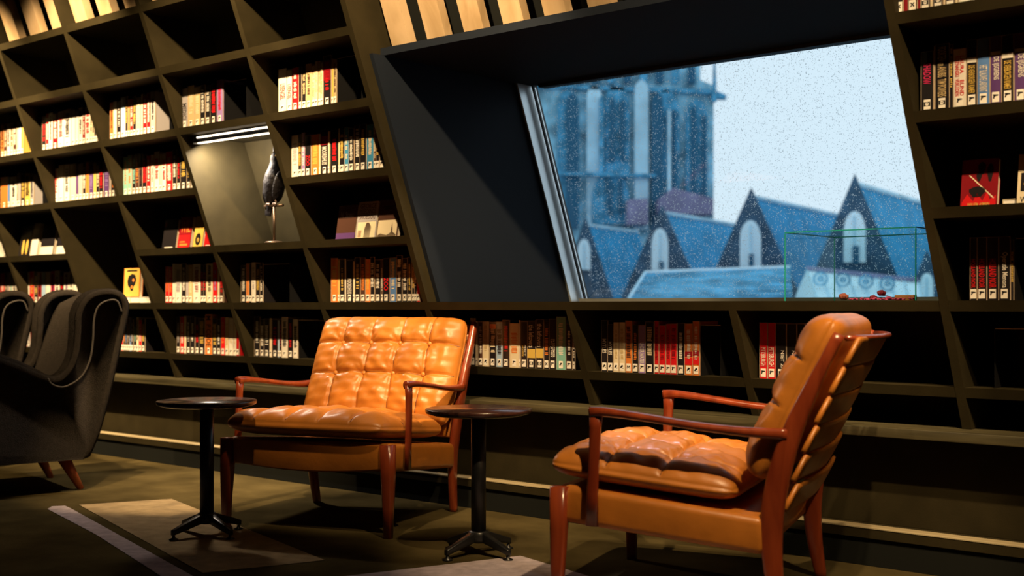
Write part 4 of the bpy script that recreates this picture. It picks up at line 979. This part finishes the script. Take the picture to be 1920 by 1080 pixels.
put(MB().sweep([A[0]+Vector((0, 0, .06)), A[1]+Vector((0, 0, .06))], (.07, .07), (0, 0, 1), 8, 3).build('ridge_cap', X_PINK, wr_), wr_)
put(solid('wall', [(1532, 562), (1728, 562), (1728, 900), (1532, 900)], 34.1, X_LIGHT, wr_, (0, 1, 0), 2), wr_)
for k_ in range(9):
    t = k_/8; a = A[0].lerp(A[1], t)+Vector((0, -.04, .02)); b_ = A[3].lerp(A[2], t)+Vector((0, -.04, .02))
    put(MB().sweep([a, b_], (.02, .02), (1, 0, 0), 6, 3).build('rib', X_LIGHT, wr_), wr_)
for (x, y) in ((1537, 523), (1579, 525), (1622, 528), (1662, 532)):
    c_ = E3(x, y, 35.0); b = MB(); N = 8
    for (ra, rb) in ((.25, .19), (.11, .04)):
        ring_o = [c_+Vector((ra*math.cos(i*math.pi/4+.39)*.9, -.12, ra*math.sin(i*math.pi/4+.39)*.85)) for i in range(N)]
        ring_i = [c_+Vector((rb*math.cos(i*math.pi/4+.39)*.9, -.12, rb*math.sin(i*math.pi/4+.39)*.85)) for i in range(N)]
        dy = Vector((0, .06, 0))
        b.add(ring_o+ring_i+[p+dy for p in ring_o]+[p+dy for p in ring_i], [(i, (i+1) % N, N+(i+1) % N, N+i) for i in range(N)]+[(i, 2*N+i, 2*N+(i+1) % N, (i+1) % N) for i in range(N)]+[(N+i, N+(i+1) % N, 3*N+(i+1) % N, 3*N+i) for i in range(N)])
    put(b.build('hatch', X_MID, wr_), wr_)
# church tower
tw = empty('church_tower', (E3(1170, 400, 78).x, 78, GZ)); tag(tw, 'tall haze-tinted blue-grey stone church tower with pointed lancets, left half of the view', 'tower')
def tp(name, pts, Y, m, dist=1.0): return put(solid(name, pts, Y, m, tw, (0, 1, 0), dist), tw)
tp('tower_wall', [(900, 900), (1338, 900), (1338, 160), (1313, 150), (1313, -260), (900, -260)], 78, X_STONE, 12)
def arch(x0, x1, ytop, ybot, Y, m, name='lancet', th=.3):
    N = 8; sp = ytop+(x1-x0)*.85; cxm = (x0+x1)/2; hw = (x1-x0)/2; pl = [(x0, ybot), (x1, ybot)]
    for i in range(N+1): t = i/N; pl.append((x1-hw*(1-math.cos(t*math.pi/2)), sp-(sp-ytop)*math.sin(t*math.pi/2)))
    for i in range(N-1, -1, -1): t = i/N; pl.append((x0+hw*(1-math.cos(t*math.pi/2)), sp-(sp-ytop)*math.sin(t*math.pi/2)))
    return tp(name, pl, Y, m, th)
arch(1222, 1274, 168, 420, 77.6, X_MID, 'arch_recess'); arch(1222, 1243, 176, 430, 77.2, X_DARK, 'lancet'); arch(1252, 1258, 205, 360, 77.2, X_LIGHT, 'shaft'); arch(1262, 1268, 205, 360, 77.2, X_DARK, 'shaft')
arch(1286, 1326, 186, 400, 77.6, X_MID, 'arch_recess'); arch(1297, 1306, 200, 390, 77.2, X_DARK, 'lancet'); arch(1318, 1325, 215, 390, 77.2, X_DARK, 'lancet')
arch(1045, 1086, 168, 420, 77.6, X_MID, 'arch_recess'); arch(1062, 1084, 176, 430, 77.2, X_DARK, 'lancet')
arch(1100, 1128, 160, 420, 77.6, X_LIGHT, 'arch_recess'); arch(1124, 1132, 180, 420, 77.2, X_MID, 'shaft'); arch(1134, 1180, 158, 330, 77.6, X_MID, 'arch_recess')
arch(1145, 1153, 185, 300, 77.2, X_DARK, 'lancet'); arch(1164, 1172, 185, 300, 77.2, X_DARK, 'lancet'); arch(1190, 1216, 150, 430, 77.4, X_LIGHT, 'buttress')
arch(1110, 1180, 318, 420, 77.3, X_MID, 'arch_recess'); arch(1140, 1148, 335, 400, 77.0, X_DARK, 'lancet'); arch(1160, 1168, 335, 400, 77.0, X_DARK, 'lancet')
tp('cornice', [(900, 160), (900, 154), (1338, 168), (1362, 178), (1362, 186), (1336, 184), (1336, 176)], 77.6, X_MID, .5)
for i in range(12):
    x = 960+30*i; tp('parapet_panel', [(x, 156), (x+14, 156), (x+14, 124), (x+7, 117), (x, 124)], 77.5, X_DARK if i % 2 else X_MID, .3)
tp('cornice', [(1045, 322), (1230, 326), (1230, 332), (1045, 328)], 76.9, X_MID, .5)
tp('pinnacle', [(1336, 190), (1344, 190), (1343, 150), (1340.5, 98), (1338, 150)], 76.6, X_MID, .4)
tp('lean_to_roof', [(1236, 400), (1236, 372), (1262, 352), (1338, 372), (1338, 402)], 75.5, X_PINK, 2)
tp('lean_to_roof', [(1178, 420), (1178, 374), (1215, 372), (1215, 420)], 75.5, X_PINK, 2)
